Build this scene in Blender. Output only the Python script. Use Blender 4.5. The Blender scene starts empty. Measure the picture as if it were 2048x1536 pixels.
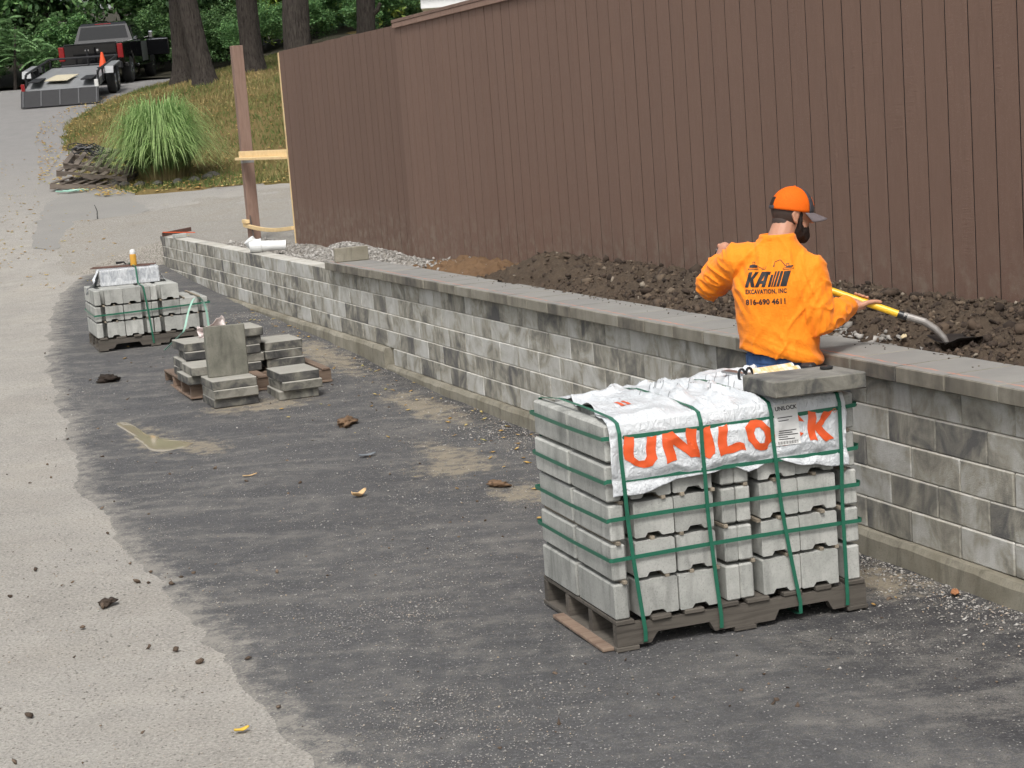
import bpy, bmesh, math, random
import numpy as np
from mathutils import Vector, Matrix
from mathutils.bvhtree import BVHTree
from mathutils.geometry import tessellate_polygon
random.seed(7); RNG=np.random.default_rng(7)
SC=bpy.context.scene; COL=SC.collection
R=math.radians
# ---------------------------------------------------------------- camera, sky, sun, exposure
cd=bpy.data.cameras.new('camera'); cam=bpy.data.objects.new('camera',cd); COL.objects.link(cam)
cd.sensor_width=36; cd.lens=3500/2048*36; cd.clip_start=.1; cd.clip_end=600
PITCH,ROLL,CAMZ=R(8.655),R(-4.361),2.2085
_f=Vector((0,math.cos(PITCH),-math.sin(PITCH))); _u0=Vector((0,math.sin(PITCH),math.cos(PITCH))); _r0=Vector((1,0,0))
_r=_r0*math.cos(ROLL)+_u0*math.sin(ROLL); _u=_u0*math.cos(ROLL)-_r0*math.sin(ROLL)
cam.matrix_world=Matrix(((_r.x,_u.x,-_f.x,0),(_r.y,_u.y,-_f.y,0),(_r.z,_u.z,-_f.z,CAMZ),(0,0,0,1)))
SC.camera=cam
SUN_EL,SUN_AZ=R(55),R(188)      # azimuth clockwise from +Y
w=bpy.data.worlds.new('World'); SC.world=w; w.use_nodes=True
nt=w.node_tree; bg=nt.nodes['Background']; sky=nt.nodes.new('ShaderNodeTexSky'); sky.sky_type='NISHITA'; sky.sun_disc=False
sky.sun_elevation=SUN_EL; sky.sun_rotation=SUN_AZ; sky.dust_density=4; sky.air_density=1.2; sky.ozone_density=1
hs=nt.nodes.new('ShaderNodeHueSaturation'); hs.inputs['Saturation'].default_value=.25
nt.links.new(sky.outputs[0],hs.inputs['Color']); nt.links.new(hs.outputs[0],bg.inputs[0]); bg.inputs[1].default_value=.105
sd=bpy.data.lights.new('sun','SUN'); sd.energy=1.5; sd.angle=R(14); sd.color=(1,.965,.92)
sun=bpy.data.objects.new('sun',sd); COL.objects.link(sun)
_d=Vector((math.sin(SUN_AZ)*math.cos(SUN_EL),math.cos(SUN_AZ)*math.cos(SUN_EL),math.sin(SUN_EL)))
sun.rotation_euler=_d.to_track_quat('Z','Y').to_euler(); sun.location=(0,0,30)
SC.view_settings.view_transform='Standard'; SC.view_settings.look='None'; SC.view_settings.gamma=1
SC.view_settings.use_curve_mapping=False; SC.view_settings.exposure=.60
SC.render.film_transparent=False
SC.cycles.max_bounces=5; SC.cycles.diffuse_bounces=2; SC.cycles.glossy_bounces=3; SC.cycles.transmission_bounces=4; SC.cycles.transparent_max_bounces=5
SC.cycles.use_denoising=True; SC.cycles.use_adaptive_sampling=True; SC.cycles.adaptive_threshold=.03
# ---------------------------------------------------------------- frames: s along the wall, n away from it, z up
A0=R(20.794); G0=np.array([2.083,7.145]); UU=np.array([-math.sin(A0),math.cos(A0)]); NN=np.array([math.cos(A0),math.sin(A0)])
def Wp(s,n,z=0.):
    p=G0+UU*s+NN*n; return (float(p[0]),float(p[1]),float(z))
def SN(x,y):
    dx=np.asarray(x)-G0[0]; dy=np.asarray(y)-G0[1]; return dx*UU[0]+dy*UU[1], dx*NN[0]+dy*NN[1]
YS=[-40,12,14,15.5,17.5,20,22,24,26,28,30,32,36,40,44,47,51,55,60,75,140]
ZS=[0,0,.03,.09,.165,.22,.27,.34,.45,.65,.88,1.12,1.58,2.12,2.78,3.28,3.78,4.12,4.4,6.2,13.]
def sst(a,b,x): t=np.clip((np.asarray(x,float)-a)/(b-a),0,1); return t*t*(3-2*t)
def DZ(y):
    y=np.asarray(y,float); return (np.interp(y-.7,YS,ZS)+np.interp(y+.7,YS,ZS)+np.interp(y,YS,ZS)*2)/4
# ---------------------------------------------------------------- numpy noise
_P=np.random.default_rng(3).random((64,64,64)).astype(np.float32)
def vnoise(x,y,z=0.):
    x,y,z=np.broadcast_arrays(np.asarray(x,float),np.asarray(y,float),np.asarray(z,float))
    xi=np.floor(x).astype(int); yi=np.floor(y).astype(int); zi=np.floor(z).astype(int)
    fx,fy,fz=x-xi,y-yi,z-zi; fx=fx*fx*(3-2*fx); fy=fy*fy*(3-2*fy); fz=fz*fz*(3-2*fz)
    def g(a,b,c): return _P[(xi+a)&63,(yi+b)&63,(zi+c)&63]
    def lx(b,c): return g(0,b,c)*(1-fx)+g(1,b,c)*fx
    def ly(c): return lx(0,c)*(1-fy)+lx(1,c)*fy
    return (ly(0)*(1-fz)+ly(1)*fz)*2-1
def fbm(x,y,z=0.,o=4,gain=.5):
    r=0.;a=1.;f=1.
    for k in range(o):
        r=r+a*vnoise(x*f+k*7.3,y*f+k*3.1,np.asarray(z)*f+k*5.7); a*=gain; f*=2.03
    return r
# ---------------------------------------------------------------- mesh helpers
class MB:
    def __init__(s): s.v=[]; s.f=[]; s.n=0
    def add(s,v,f):
        v=np.asarray(v,float).reshape(-1,3); s.v.append(v); o=s.n
        s.f.extend([tuple(int(i)+o for i in q) for q in f]); s.n+=len(v); return s
    def box(s,x0,x1,y0,y1,z0,z1,c=0.,M=None):
        v,f=cbox(x1-x0,y1-y0,z1-z0,c); v=v+np.array([(x0+x1)/2,(y0+y1)/2,(z0+z1)/2])
        if M is not None: v=xf(v,M)
        return s.add(v,f)
    def obox(s,p,sx,sy,sz,M,c=0.):
        v,f=cbox(sx,sy,sz,c); return s.add(v@np.array(M.to_3x3()).T+np.array(p),f)
    def tube(s,pts,r,n=8,cap=True):
        pts=[Vector(p) for p in pts]; m=len(pts); rr=r if hasattr(r,'__len__') else [r]*m
        V=[];up=None
        for i,p in enumerate(pts):
            t=(pts[min(i+1,m-1)]-pts[max(i-1,0)]).normalized()
            if up is None: up=Vector((0,0,1)) if abs(t.z)<.9 else Vector((1,0,0))
            a=t.cross(up).normalized(); b=t.cross(a); up=-b if False else a.cross(t)
            for k in range(n):
                an=2*math.pi*k/n; V.append(p+(a*math.cos(an)+b*math.sin(an))*rr[i])
        F=[]
        for i in range(m-1):
            for k in range(n):
                k2=(k+1)%n; F.append((i*n+k,i*n+k2,(i+1)*n+k2,(i+1)*n+k))
        if cap: F.append(tuple(range(n))[::-1]); F.append(tuple((m-1)*n+k for k in range(n)))
        return s.add(V,F)
    def lathe(s,prof,n=20,c=(0,0,0)):
        V=[];F=[];m=len(prof)
        for r,z in prof:
            for k in range(n):
                a=2*math.pi*k/n; V.append((c[0]+r*math.cos(a),c[1]+r*math.sin(a),c[2]+z))
        for i in range(m-1):
            for k in range(n):
                k2=(k+1)%n; F.append((i*n+k,i*n+k2,(i+1)*n+k2,(i+1)*n+k))
        F.append(tuple(range(n))[::-1]); F.append(tuple((m-1)*n+k for k in range(n)))
        return s.add(V,F)
    def loft(s,rings,cap=True):
        n=len(rings[0]); V=[p for r in rings for p in r]; F=[]
        for i in range(len(rings)-1):
            for k in range(n):
                k2=(k+1)%n; F.append((i*n+k,i*n+k2,(i+1)*n+k2,(i+1)*n+k))
        if cap: F.append(tuple(range(n))[::-1]); F.append(tuple((len(rings)-1)*n+k for k in range(n)))
        return s.add(V,F)
    def prism(s,poly,d0,d1,axis=1):
        # poly in the two other axes, extruded along axis from d0 to d1
        n=len(poly); V=[]
        for d in (d0,d1):
            for a,b in poly: V.append((d,a,b) if axis==0 else ((a,d,b) if axis==1 else (a,b,d)))
        F=[(k,(k+1)%n,n+(k+1)%n,n+k) for k in range(n)]+[tuple(range(n))[::-1],tuple(range(n,2*n))]
        return s.add(V,F)
    def mesh(s,name,smooth=False,fix=True):
        me=bpy.data.meshes.new(name)
        V=np.concatenate(s.v) if s.v else np.zeros((0,3))
        me.from_pydata(V.tolist(),[],s.f); me.update()
        if fix:
            bm=bmesh.new(); bm.from_mesh(me); bmesh.ops.recalc_face_normals(bm,faces=bm.faces); bm.to_mesh(me); bm.free()
        if smooth: me.polygons.foreach_set('use_smooth',[True]*len(me.polygons))
        return me
    def build(s,name,m,parent=None,smooth=False,fix=True):
        return obj(name,s.mesh(name,smooth,fix),m,parent)
_cb={}
def cbox(sx,sy,sz,c=0.):
    k=(round(sx,5),round(sy,5),round(sz,5),round(c,5))
    if k in _cb: return _cb[k]
    hx,hy,hz=sx/2,sy/2,sz/2
    if c<=0:
        v=np.array([(x,y,z) for x in(-hx,hx) for y in(-hy,hy) for z in(-hz,hz)]); f=[(0,1,3,2),(4,6,7,5),(0,4,5,1),(2,3,7,6),(0,2,6,4),(1,5,7,3)]
    else:
        bm=bmesh.new(); bmesh.ops.create_cube(bm,size=1); bmesh.ops.scale(bm,vec=(sx,sy,sz),verts=bm.verts)
        bmesh.ops.bevel(bm,geom=bm.edges[:],offset=c,segments=1,affect='EDGES',profile=.5)
        bm.verts.index_update(); v=np.array([q.co[:] for q in bm.verts]); f=[tuple(q.index for q in p.verts) for p in bm.faces]; bm.free()
    _cb[k]=(v,f); return v,f
def xf(v,M): M=np.array(M); return np.asarray(v)@M[:3,:3].T+M[:3,3]
def obj(name,me,m=None,parent=None):
    o=bpy.data.objects.new(name,me); COL.objects.link(o)
    if m is not None and not me.materials: me.materials.append(m)
    if parent is not None: o.parent=parent
    return o
def tag(o,label=None,cat=None,group=None,kind=None):
    if label: o['label']=label
    if cat: o['category']=cat
    if group: o['group']=group
    if kind: o['kind']=kind
    return o
def empty(name,loc=(0,0,0),rz=0.,rx=0.,ry=0.):
    o=bpy.data.objects.new(name,None); COL.objects.link(o); o.location=loc; o.rotation_euler=(rx,ry,rz); o.empty_display_size=.1; return o
def thing(name,label,cat,loc=(0,0,0),rz=0.,group=None,rx=0.,ry=0.): return tag(empty(name,loc,rz,rx,ry),label,cat,group)
def inst(src,name,parent=None,loc=None,rot=None,sc=None):
    o=src.copy(); o.name=name; COL.objects.link(o); o.parent=parent
    if loc is not None: o.location=loc
    if rot is not None: o.rotation_euler=rot
    if sc is not None: o.scale=sc
    return o
def copy_tree(o,parent=None):
    c=o.copy(); COL.objects.link(c); c.parent=parent
    for ch in o.children: copy_tree(ch,c)
    return c
def fattr(me,name,vals,dom='POINT'):
    a=me.attributes.new(name,'FLOAT',dom); a.data.foreach_set('value',np.asarray(vals,np.float32)); return a
def grid_mesh(name,X,Y,Z,smooth=True):
    nr,nc=X.shape; V=np.stack([X,Y,Z],-1).reshape(-1,3)
    i=np.arange(nr-1)[:,None]*nc+np.arange(nc-1)[None]; F=np.stack([i,i+1,i+1+nc,i+nc],-1).reshape(-1,4)
    return np_mesh(name,V,F,smooth)
def np_mesh(name,V,F,smooth=False):
    me=bpy.data.meshes.new(name); V=np.asarray(V,np.float32); F=np.asarray(F,np.int32); k=F.shape[1]
    me.vertices.add(len(V)); me.vertices.foreach_set('co',V.ravel())
    me.loops.add(F.size); me.loops.foreach_set('vertex_index',F.ravel())
    me.polygons.add(len(F)); me.polygons.foreach_set('loop_start',np.arange(0,F.size,k,dtype=np.int32)); me.polygons.foreach_set('loop_total',np.full(len(F),k,np.int32))
    if smooth: me.polygons.foreach_set('use_smooth',np.ones(len(F),bool))
    me.update(calc_edges=True); me.validate(); return me
# ---------------------------------------------------------------- material helpers
class NT:
    def __init__(s,name):
        s.m=bpy.data.materials.new(name); s.m.use_nodes=True; s.t=s.m.node_tree; s.n=s.t.nodes; s.b=s.n['Principled BSDF']; s.out=s.n['Material Output']
        s.geo=None
    def new(s,t): return s.n.new('ShaderNode'+t)
    def L(s,a,b): s.t.links.new(a,b)
    def pos(s):
        if not s.geo: s.geo=s.new('NewGeometry')
        return s.geo.outputs['Position']
    def ob(s): return s.new('TexCoord').outputs['Object']
    def rnd(s): return s.new('ObjectInfo').outputs['Random']
    def attr(s,name): a=s.new('Attribute'); a.attribute_name=name; return a.outputs['Fac']
    def val(s,sock,v):
        if hasattr(v,'links') or hasattr(v,'is_output'): s.L(v,sock)
        else: sock.default_value=v
    def mapn(s,vec,scale=(1,1,1),loc=(0,0,0),rot=(0,0,0)):
        m=s.new('Mapping'); s.L(vec,m.inputs[0]); m.inputs['Scale'].default_value=scale; s.val(m.inputs['Location'],loc); m.inputs['Rotation'].default_value=rot; return m.outputs[0]
    def voff(s,vec,fac,k=37.):
        # shift texture space by a per-object random
        c=s.new('CombineXYZ'); mm=s.math('MULTIPLY',fac,k); s.L(mm,c.inputs[0]); m2=s.math('MULTIPLY',fac,k*1.7); s.L(m2,c.inputs[1]); s.L(mm,c.inputs[2])
        a=s.new('VectorMath'); a.operation='ADD'; s.L(vec,a.inputs[0]); s.L(c.outputs[0],a.inputs[1]); return a.outputs[0]
    def noise(s,vec,scale,detail=3.,rough=.55,dist=0.):
        t=s.new('TexNoise'); s.L(vec,t.inputs['Vector']); t.inputs['Scale'].default_value=scale; t.inputs['Detail'].default_value=detail; t.inputs['Roughness'].default_value=rough; t.inputs['Distortion'].default_value=dist; return t.outputs['Fac']
    def vor(s,vec,scale,out='Distance',feat='F1',rand=1.):
        t=s.new('TexVoronoi'); t.feature=feat; s.L(vec,t.inputs['Vector']); t.inputs['Scale'].default_value=scale; t.inputs['Randomness'].default_value=rand; return t.outputs[out]
    def math(s,op,a,b=None,clamp=False):
        t=s.new('Math'); t.operation=op; t.use_clamp=clamp; s.val(t.inputs[0],a)
        if b is not None: s.val(t.inputs[1],b)
        return t.outputs[0]
    def mr(s,v,a,b,c=0.,d=1.,smooth=False):
        t=s.new('MapRange'); t.interpolation_type='SMOOTHSTEP' if smooth else 'LINEAR'; s.val(t.inputs[0],v)
        for i,x in enumerate((a,b,c,d)): t.inputs[1+i].default_value=x
        return t.outputs[0]
    def mix(s,f,a,b,mode='MIX'):
        t=s.new('MixRGB'); t.blend_type=mode; s.val(t.inputs[0],f)
        for i,x in ((1,a),(2,b)):
            if isinstance(x,(tuple,list)): t.inputs[i].default_value=(*x[:3],1)
            elif isinstance(x,float): t.inputs[i].default_value=(x,x,x,1)
            else: s.L(x,t.inputs[i])
        return t.outputs[0]
    def ramp(s,f,stops):
        t=s.new('ValToRGB'); e=t.color_ramp.elements
        while len(e)<len(stops): e.new(.5)
        for el,(p,c) in zip(e,stops): el.position=p; el.color=(*c,1) if len(c)==3 else c
        s.L(f,t.inputs[0]); return t.outputs[0]
    def bump(s,h,strength=.3,dist=.01,nrm=None):
        t=s.new('Bump'); t.inputs['Strength'].default_value=strength; t.inputs['Distance'].default_value=dist; s.L(h,t.inputs['Height'])
        if nrm is not None: s.L(nrm,t.inputs['Normal'])
        return t.outputs[0]
    def fin(s,col,rough=.8,nrm=None,metal=0.,spec=.5,coat=0.,sheen=0.):
        b=s.b
        if isinstance(col,(tuple,list)): b.inputs['Base Color'].default_value=(*col[:3],1)
        else: s.L(col,b.inputs['Base Color'])
        s.val(b.inputs['Roughness'],rough); b.inputs['Metallic'].default_value=metal; b.inputs['Specular IOR Level'].default_value=spec
        b.inputs['Coat Weight'].default_value=coat; b.inputs['Sheen Weight'].default_value=sheen
        if nrm is not None: s.L(nrm,b.inputs['Normal'])
        return s.m
def plain(name,col,rough=.6,metal=0.,spec=.5,var=.12,sc=25.,coat=0.,bump=.05):
    t=NT(name); v=t.ob(); f=t.noise(v,sc,3); c=t.mix(f,tuple(x*(1-var) for x in col),tuple(min(1,x*(1+var)) for x in col))
    return t.fin(c,rough,t.bump(f,bump,.004) if bump else None,metal,spec,coat)
# ================================================================ materials of the setting
def m_old_asphalt():
    t=NT('old_asphalt'); p=t.pos()
    big=t.noise(p,.55,4,.6); mid=t.noise(p,3.2,4,.6); fine=t.noise(p,140,2,.7)
    base=t.ramp(big,[(.3,(.325,.302,.265)),(.52,(.37,.35,.315)),(.72,(.42,.385,.33))])
    base=t.mix(t.mr(mid,.35,.75,0,.5),base,(.235,.225,.205))
    gr=t.noise(p,62,3,.75); base=t.mix(t.mr(gr,.52,.68,0,.75),base,(.15,.14,.125)); base=t.mix(t.mr(gr,.46,.34,0,.6),base,(.50,.47,.42)); base=t.mix(t.mr(fine,.55,.75,0,.5),base,(.15,.14,.13))
    v=t.vor(p,55,'Color'); sp=t.new('SeparateColor'); t.L(v,sp.inputs[0])
    d=t.vor(p,55); near=t.mr(d,.2,.32,1,0); pick=t.mr(sp.outputs[0],.90,.905,0,1); base=t.mix(t.math('MULTIPLY',near,pick),base,(.12,.10,.085))
    # road gets greyer, less dusty up the hill
    sx=t.new('SeparateXYZ'); t.L(p,sx.inputs[0]); far=t.mr(sx.outputs[1],26,44,0,1,True)
    base=t.mix(far,base,t.mix(mid,(.20,.195,.19),(.27,.26,.25)))
    h=t.math('ADD',t.math('MULTIPLY',gr,.9),t.math('MULTIPLY',mid,.8))
    return t.fin(base,.9,t.bump(h,.6,.014),spec=.2)
def m_new_asphalt():
    t=NT('new_asphalt'); p=t.pos()
    gr=t.noise(p,66,3,.75); big=t.noise(p,.8,4,.6,.6); st=t.noise(t.mapn(p,(1.1,3.4,1),rot=(0,0,R(-12))),.75,5,.65,1.0); fine=t.noise(p,170,2,.75); mid=t.noise(p,9,4,.6)
    base=t.mix(big,(.058,.058,.061),(.118,.116,.116)); wet=t.attr('wet'); base=t.mix(t.mr(t.math('ADD',wet,t.math('MULTIPLY',t.noise(p,2.2,4),.7)),.55,1.05,0,.75,True),base,(.040,.039,.042))
    base=t.mix(t.mr(t.math('ADD',st,t.math('ADD',t.math('MULTIPLY',t.math('SUBTRACT',gr,.5),1.7),t.math('MULTIPLY',t.math('SUBTRACT',mid,.5),.7))),.51,.65,0,.7,True),base,(.23,.217,.195))
    base=t.mix(t.mr(mid,.55,.8,0,.25),base,(.15,.146,.138))
    base=t.mix(t.mr(gr,.52,.68,0,.75),base,(.026,.026,.028)); base=t.mix(t.mr(gr,.45,.33,0,.5),base,(.27,.262,.25)); base=t.mix(t.mr(fine,.56,.74,0,.5),base,(.03,.03,.032))
    sx=t.attr('edge')      # 1 close to the joint with the old surface: trodden dust
    base=t.mix(t.mr(t.math('ADD',sx,t.math('ADD',t.math('MULTIPLY',t.math('SUBTRACT',mid,.5),1.1),t.math('MULTIPLY',t.math('SUBTRACT',gr,.5),1.3))),.50,1.05,0,.9,True),base,(.285,.267,.235)); md=t.attr('mud'); base=t.mix(t.mr(t.math('ADD',md,t.math('ADD',t.math('MULTIPLY',t.math('SUBTRACT',mid,.5),1.2),t.math('MULTIPLY',t.math('SUBTRACT',gr,.5),.9))),.42,.75,0,.85,True),base,(.29,.25,.185))
    d=t.vor(p,70); c=t.vor(p,70,'Color'); sp=t.new('SeparateColor'); t.L(c,sp.inputs[0])
    dens=t.noise(p,.9,3); thr=t.math('ADD',sp.outputs[0],t.math('MULTIPLY',dens,.22)); pick=t.mr(thr,1.0,1.01,0,1)
    base=t.mix(t.math('MULTIPLY',t.mr(d,.15,.28,1,0),pick),base,(.5,.48,.44))
    h=t.math('ADD',t.math('MULTIPLY',gr,.9),mid)
    rough=t.mr(t.math('ADD',big,t.math('MULTIPLY',mid,.4)),.5,.95,.55,.85)
    return t.fin(base,rough,t.bump(h,.6,.014),spec=.28)
def m_gravel():
    t=NT('gravel'); p=t.pos(); d=t.vor(p,70); c=t.vor(p,70,'Color'); sp=t.new('SeparateColor'); t.L(c,sp.inputs[0]); big=t.noise(p,1.1,4)
    base=t.ramp(sp.outputs[0],[(0,(.27,.25,.22)),(.5,(.37,.345,.305)),(1,(.47,.445,.40))])
    base=t.mix(t.mr(d,.35,.75,0,.55),base,(.20,.182,.155)); base=t.mix(t.mr(big,.5,.75,0,.5),base,(.30,.265,.21))
    return t.fin(base,.9,t.bump(t.math('SUBTRACT',1.,d),.8,.02))
def m_lawn():
    t=NT('lawn'); p=t.pos(); a=t.noise(p,.45,4,.6); b=t.noise(p,6,4,.7); f=t.noise(p,60,2)
    base=t.ramp(a,[(.3,(.11,.11,.035)),(.45,(.18,.14,.05)),(.58,(.25,.17,.075)),(.75,(.22,.14,.07))])
    base=t.mix(t.mr(b,.4,.7,0,.5),base,(.19,.15,.06)); base=t.mix(t.mr(f,.5,.75,0,.5),base,(.05,.05,.018))
    return t.fin(base,.95,t.bump(f,.9,.05),spec=.2)
def m_soil():
    t=NT('soil'); p=t.pos(); a=t.noise(p,5,4,.6); f=t.noise(p,70,4,.7); cl=t.attr('clay')
    base=t.mix(a,(.040,.029,.021),(.105,.078,.055)); base=t.mix(t.mr(f,.5,.75,0,.6),base,(.15,.118,.085))
    clay=t.mix(a,(.09,.052,.03),(.23,.145,.08)); base=t.mix(t.mr(t.math('ADD',cl,t.math('MULTIPLY',a,.5)),.6,.9,0,1),base,clay)
    return t.fin(base,.95,t.bump(f,.8,.012),spec=.25)
def m_wallblock():
    t=NT('wall_block'); r=t.rnd(); p=t.voff(t.pos(),r,41.)
    q=t.mapn(p,(1.6,1.6,1.5)); a=t.noise(q,2.6,4,.62,.7); st=t.noise(t.mapn(p,(5.5,5.5,1.5)),1.6,4,.65,.8); f=t.noise(p,150,3,.7); pores=t.vor(p,130)
    s=t.math('ADD',t.math('MULTIPLY',a,.66),t.math('MULTIPLY',st,.22)); s=t.math('ADD',s,.085)
    lift=t.math('MULTIPLY',t.math('SUBTRACT',r,.5),.17); s=t.math('ADD',s,lift)
    col=t.ramp(s,[(.38,(.135,.132,.128)),(.455,(.235,.225,.195)),(.52,(.36,.34,.285)),(.59,(.47,.46,.42)),(.70,(.58,.575,.545))])
    col=t.mix(t.mr(f,.5,.8,0,.35),col,(.13,.125,.115)); col=t.mix(t.mr(pores,.0,.12,.6,0),col,(.1,.095,.09))
    # sky light caught on each unit's top edge, painted as a pale line
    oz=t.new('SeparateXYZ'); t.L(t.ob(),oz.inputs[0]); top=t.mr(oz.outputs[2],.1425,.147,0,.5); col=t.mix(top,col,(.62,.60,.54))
    return t.fin(col,.9,t.bump(f,.5,.008),spec=.25)
def m_coping():
    t=NT('coping_stone'); r=t.rnd(); p=t.voff(t.pos(),r,29.); a=t.noise(p,3.2,4,.6,.4); st=t.noise(t.mapn(p,(7,7,1.5)),1.5,4,.6); f=t.noise(p,160,3,.7)
    s=t.math('ADD',t.math('MULTIPLY',a,.6),t.math('MULTIPLY',st,.4)); s=t.math('ADD',s,t.math('MULTIPLY',t.math('SUBTRACT',r,.5),.2))
    col=t.ramp(s,[(.32,(.08,.074,.064)),(.46,(.175,.158,.125)),(.58,(.255,.236,.19)),(.75,(.34,.325,.285))])
    col=t.mix(t.mr(f,.45,.8,0,.35),col,(.12,.115,.105))
    # sprayed orange setting-out line just behind the front arris
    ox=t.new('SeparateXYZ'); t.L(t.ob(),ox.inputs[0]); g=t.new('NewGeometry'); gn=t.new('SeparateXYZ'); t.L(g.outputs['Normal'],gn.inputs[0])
    wob=t.noise(t.pos(),14,3); ln=t.math('ABSOLUTE',t.math('SUBTRACT',ox.outputs[0],t.mr(wob,.3,.7,.005,.022)))
    m=t.math('MULTIPLY',t.mr(ln,.003,.010,1,0,True),t.mr(gn.outputs[2],.5,.8,0,1)); m=t.math('MULTIPLY',m,t.mr(t.noise(t.pos(),11,3),.35,.6,.05,.6))
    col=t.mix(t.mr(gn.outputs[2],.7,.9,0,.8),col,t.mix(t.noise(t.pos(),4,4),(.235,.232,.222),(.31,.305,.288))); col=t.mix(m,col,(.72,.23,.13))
    return t.fin(col,.85,t.bump(f,.3,.005))
def m_concrete(name,c0,c1,dirt=.35,scale=6.):
    t=NT(name); r=t.rnd(); p=t.voff(t.ob(),r,17.); a=t.noise(p,scale,4,.6,.3); f=t.noise(p,120,3,.7); po=t.vor(p,75)
    col=t.mix(t.mr(a,.3,.7),c0,c1); col=t.mix(t.mr(f,.5,.8,0,dirt),col,tuple(x*.45 for x in c0)); col=t.mix(t.mr(po,.02,.17,.8,0),col,tuple(x*.4 for x in c0))
    stn=t.noise(t.mapn(p,(9,9,2.)),1.4,4,.6,.5); col=t.mix(t.mr(stn,.5,.72,0,.55),col,tuple(x*.42 for x in c0))
    k=t.mr(r,0,1,.82,1.1); col=t.mix(1.,col,k,'MULTIPLY')
    return t.fin(col,.9,t.bump(f,.3,.005))
def m_slab(topc=(.43,.415,.365)):
    t=NT('slab'); r=t.rnd(); p=t.voff(t.ob(),r,23.); a=t.noise(p,7,4,.6,.6); f=t.noise(p,120,3,.7)
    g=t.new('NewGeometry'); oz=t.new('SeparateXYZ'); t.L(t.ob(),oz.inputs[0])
    s=t.math('ADD',a,t.math('MULTIPLY',t.math('SUBTRACT',r,.5),.25))
    col=t.ramp(s,[(.32,(.040,.040,.040)),(.46,(.085,.083,.077)),(.56,(.165,.158,.132)),(.72,(.27,.258,.222))])
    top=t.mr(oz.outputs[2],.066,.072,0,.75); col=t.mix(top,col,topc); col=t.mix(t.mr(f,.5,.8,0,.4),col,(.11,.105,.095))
    return t.fin(col,.9,t.bump(f,.35,.006))
def m_siding(dk=1.):
    t=NT('brown_siding'); r=t.rnd(); p=t.voff(t.ob(),r,11.)
    g=t.noise(t.mapn(p,(14,14,2.)),3.,4,.65,1.2); rib=t.noise(t.mapn(p,(3.,3.,34)),2.2,3,.6,.6); f=t.noise(p,220,3,.7); stn=t.noise(p,2.2,4)
    patch=t.mr(t.noise(t.mapn(p,(6,6,1.2)),1.4,2),.5,.66,0,1,True)
    col=t.mix(g,(.156,.096,.072),(.205,.132,.101)); col=t.mix(t.mr(f,.60,.78,0,.75),col,(.42,.345,.31)); col=t.mix(t.mr(f,.40,.25,0,.6),col,(.085,.052,.042))
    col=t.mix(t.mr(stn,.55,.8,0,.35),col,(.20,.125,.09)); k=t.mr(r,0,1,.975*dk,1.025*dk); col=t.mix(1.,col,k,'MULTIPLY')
    h=t.math('ADD',t.math('MULTIPLY',g,.25),t.math('MULTIPLY',t.math('MULTIPLY',rib,patch),1.1)); h=t.math('ADD',h,t.math('MULTIPLY',f,.35))
    gz=t.new('SeparateXYZ'); t.L(t.pos(),gz.inputs[0]); spl=t.math('MULTIPLY',t.mr(gz.outputs[2],.95,1.5,1,0,True),t.mr(t.noise(p,9,4,.7),.45,.7,0,.7)); col=t.mix(spl,col,(.26,.215,.17)); return t.fin(col,.7,t.bump(h,.5,.006),spec=.22)
def m_wood(name,c0,c1,grain=(3,3,40),dark=.4,axis=0):
    t=NT(name); r=t.rnd(); p=t.voff(t.ob(),r,13.)
    sc=[28,28,28]; sc[axis]=2.2; g=t.noise(t.mapn(p,tuple(sc)),1.,5,.65,.8); f=t.noise(p,90,3,.7); b=t.noise(p,4,3)
    col=t.mix(t.mr(g,.3,.7),c0,c1); col=t.mix(t.mr(g,.55,.75,0,dark),col,tuple(x*.3 for x in c0)); col=t.mix(t.mr(b,.5,.8,0,.4),col,tuple(x*.5 for x in c1))
    k=t.mr(r,0,1,.75,1.2); col=t.mix(1.,col,k,'MULTIPLY')
    return t.fin(col,.85,t.bump(g,.5,.006))
M={}
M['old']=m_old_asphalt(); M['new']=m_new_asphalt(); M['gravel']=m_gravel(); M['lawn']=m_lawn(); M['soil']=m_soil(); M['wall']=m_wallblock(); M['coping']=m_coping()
M['block']=m_concrete('pallet_block',(.33,.335,.31),(.50,.50,.465),.5); M['block2']=m_concrete('tan_block',(.37,.345,.255),(.53,.50,.39)); M['foot']=m_concrete('footing',(.20,.18,.13),(.36,.335,.27),.5,3.)
M['slab']=m_slab(); M['slabdark']=m_slab((.215,.21,.198)); M['upright']=m_concrete('upright_slab',(.12,.118,.095),(.24,.232,.19),.5,5.); M['siding']=m_siding(); M['siding_shaded']=m_siding(.84); M['groove']=plain('groove_shade',(.008,.005,.004),.95)
M['pallet']=m_wood('weathered_pallet',(.052,.044,.036),(.145,.128,.106),dark=.8); M['pallet_red']=m_wood('brown_pallet',(.13,.08,.058),(.27,.20,.145)); M['dark_pallet']=m_wood('dark_pallet',(.10,.08,.065),(.23,.19,.155))
M['lumber']=m_wood('new_lumber',(.62,.44,.22),(.72,.55,.31),dark=.15); M['postwood']=m_wood('brown_post',(.19,.115,.086),(.28,.185,.142),axis=2,dark=.3)
# ================================================================ ground sheets
xs=np.concatenate([np.linspace(-60,-16,12)[:-1],np.linspace(-16,10,66)[:-1],np.linspace(10,60,12)]); ys=np.concatenate([np.linspace(-30,2,6)[:-1],np.linspace(2,62,150)[:-1],np.linspace(62,140,14)])
X,Y=np.meshgrid(xs,ys)
o=obj('driveway',grid_mesh('driveway',X,Y,DZ(Y)+.006*vnoise(X*1.3,Y*1.3)),M['old']); tag(o,kind='structure')
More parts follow.
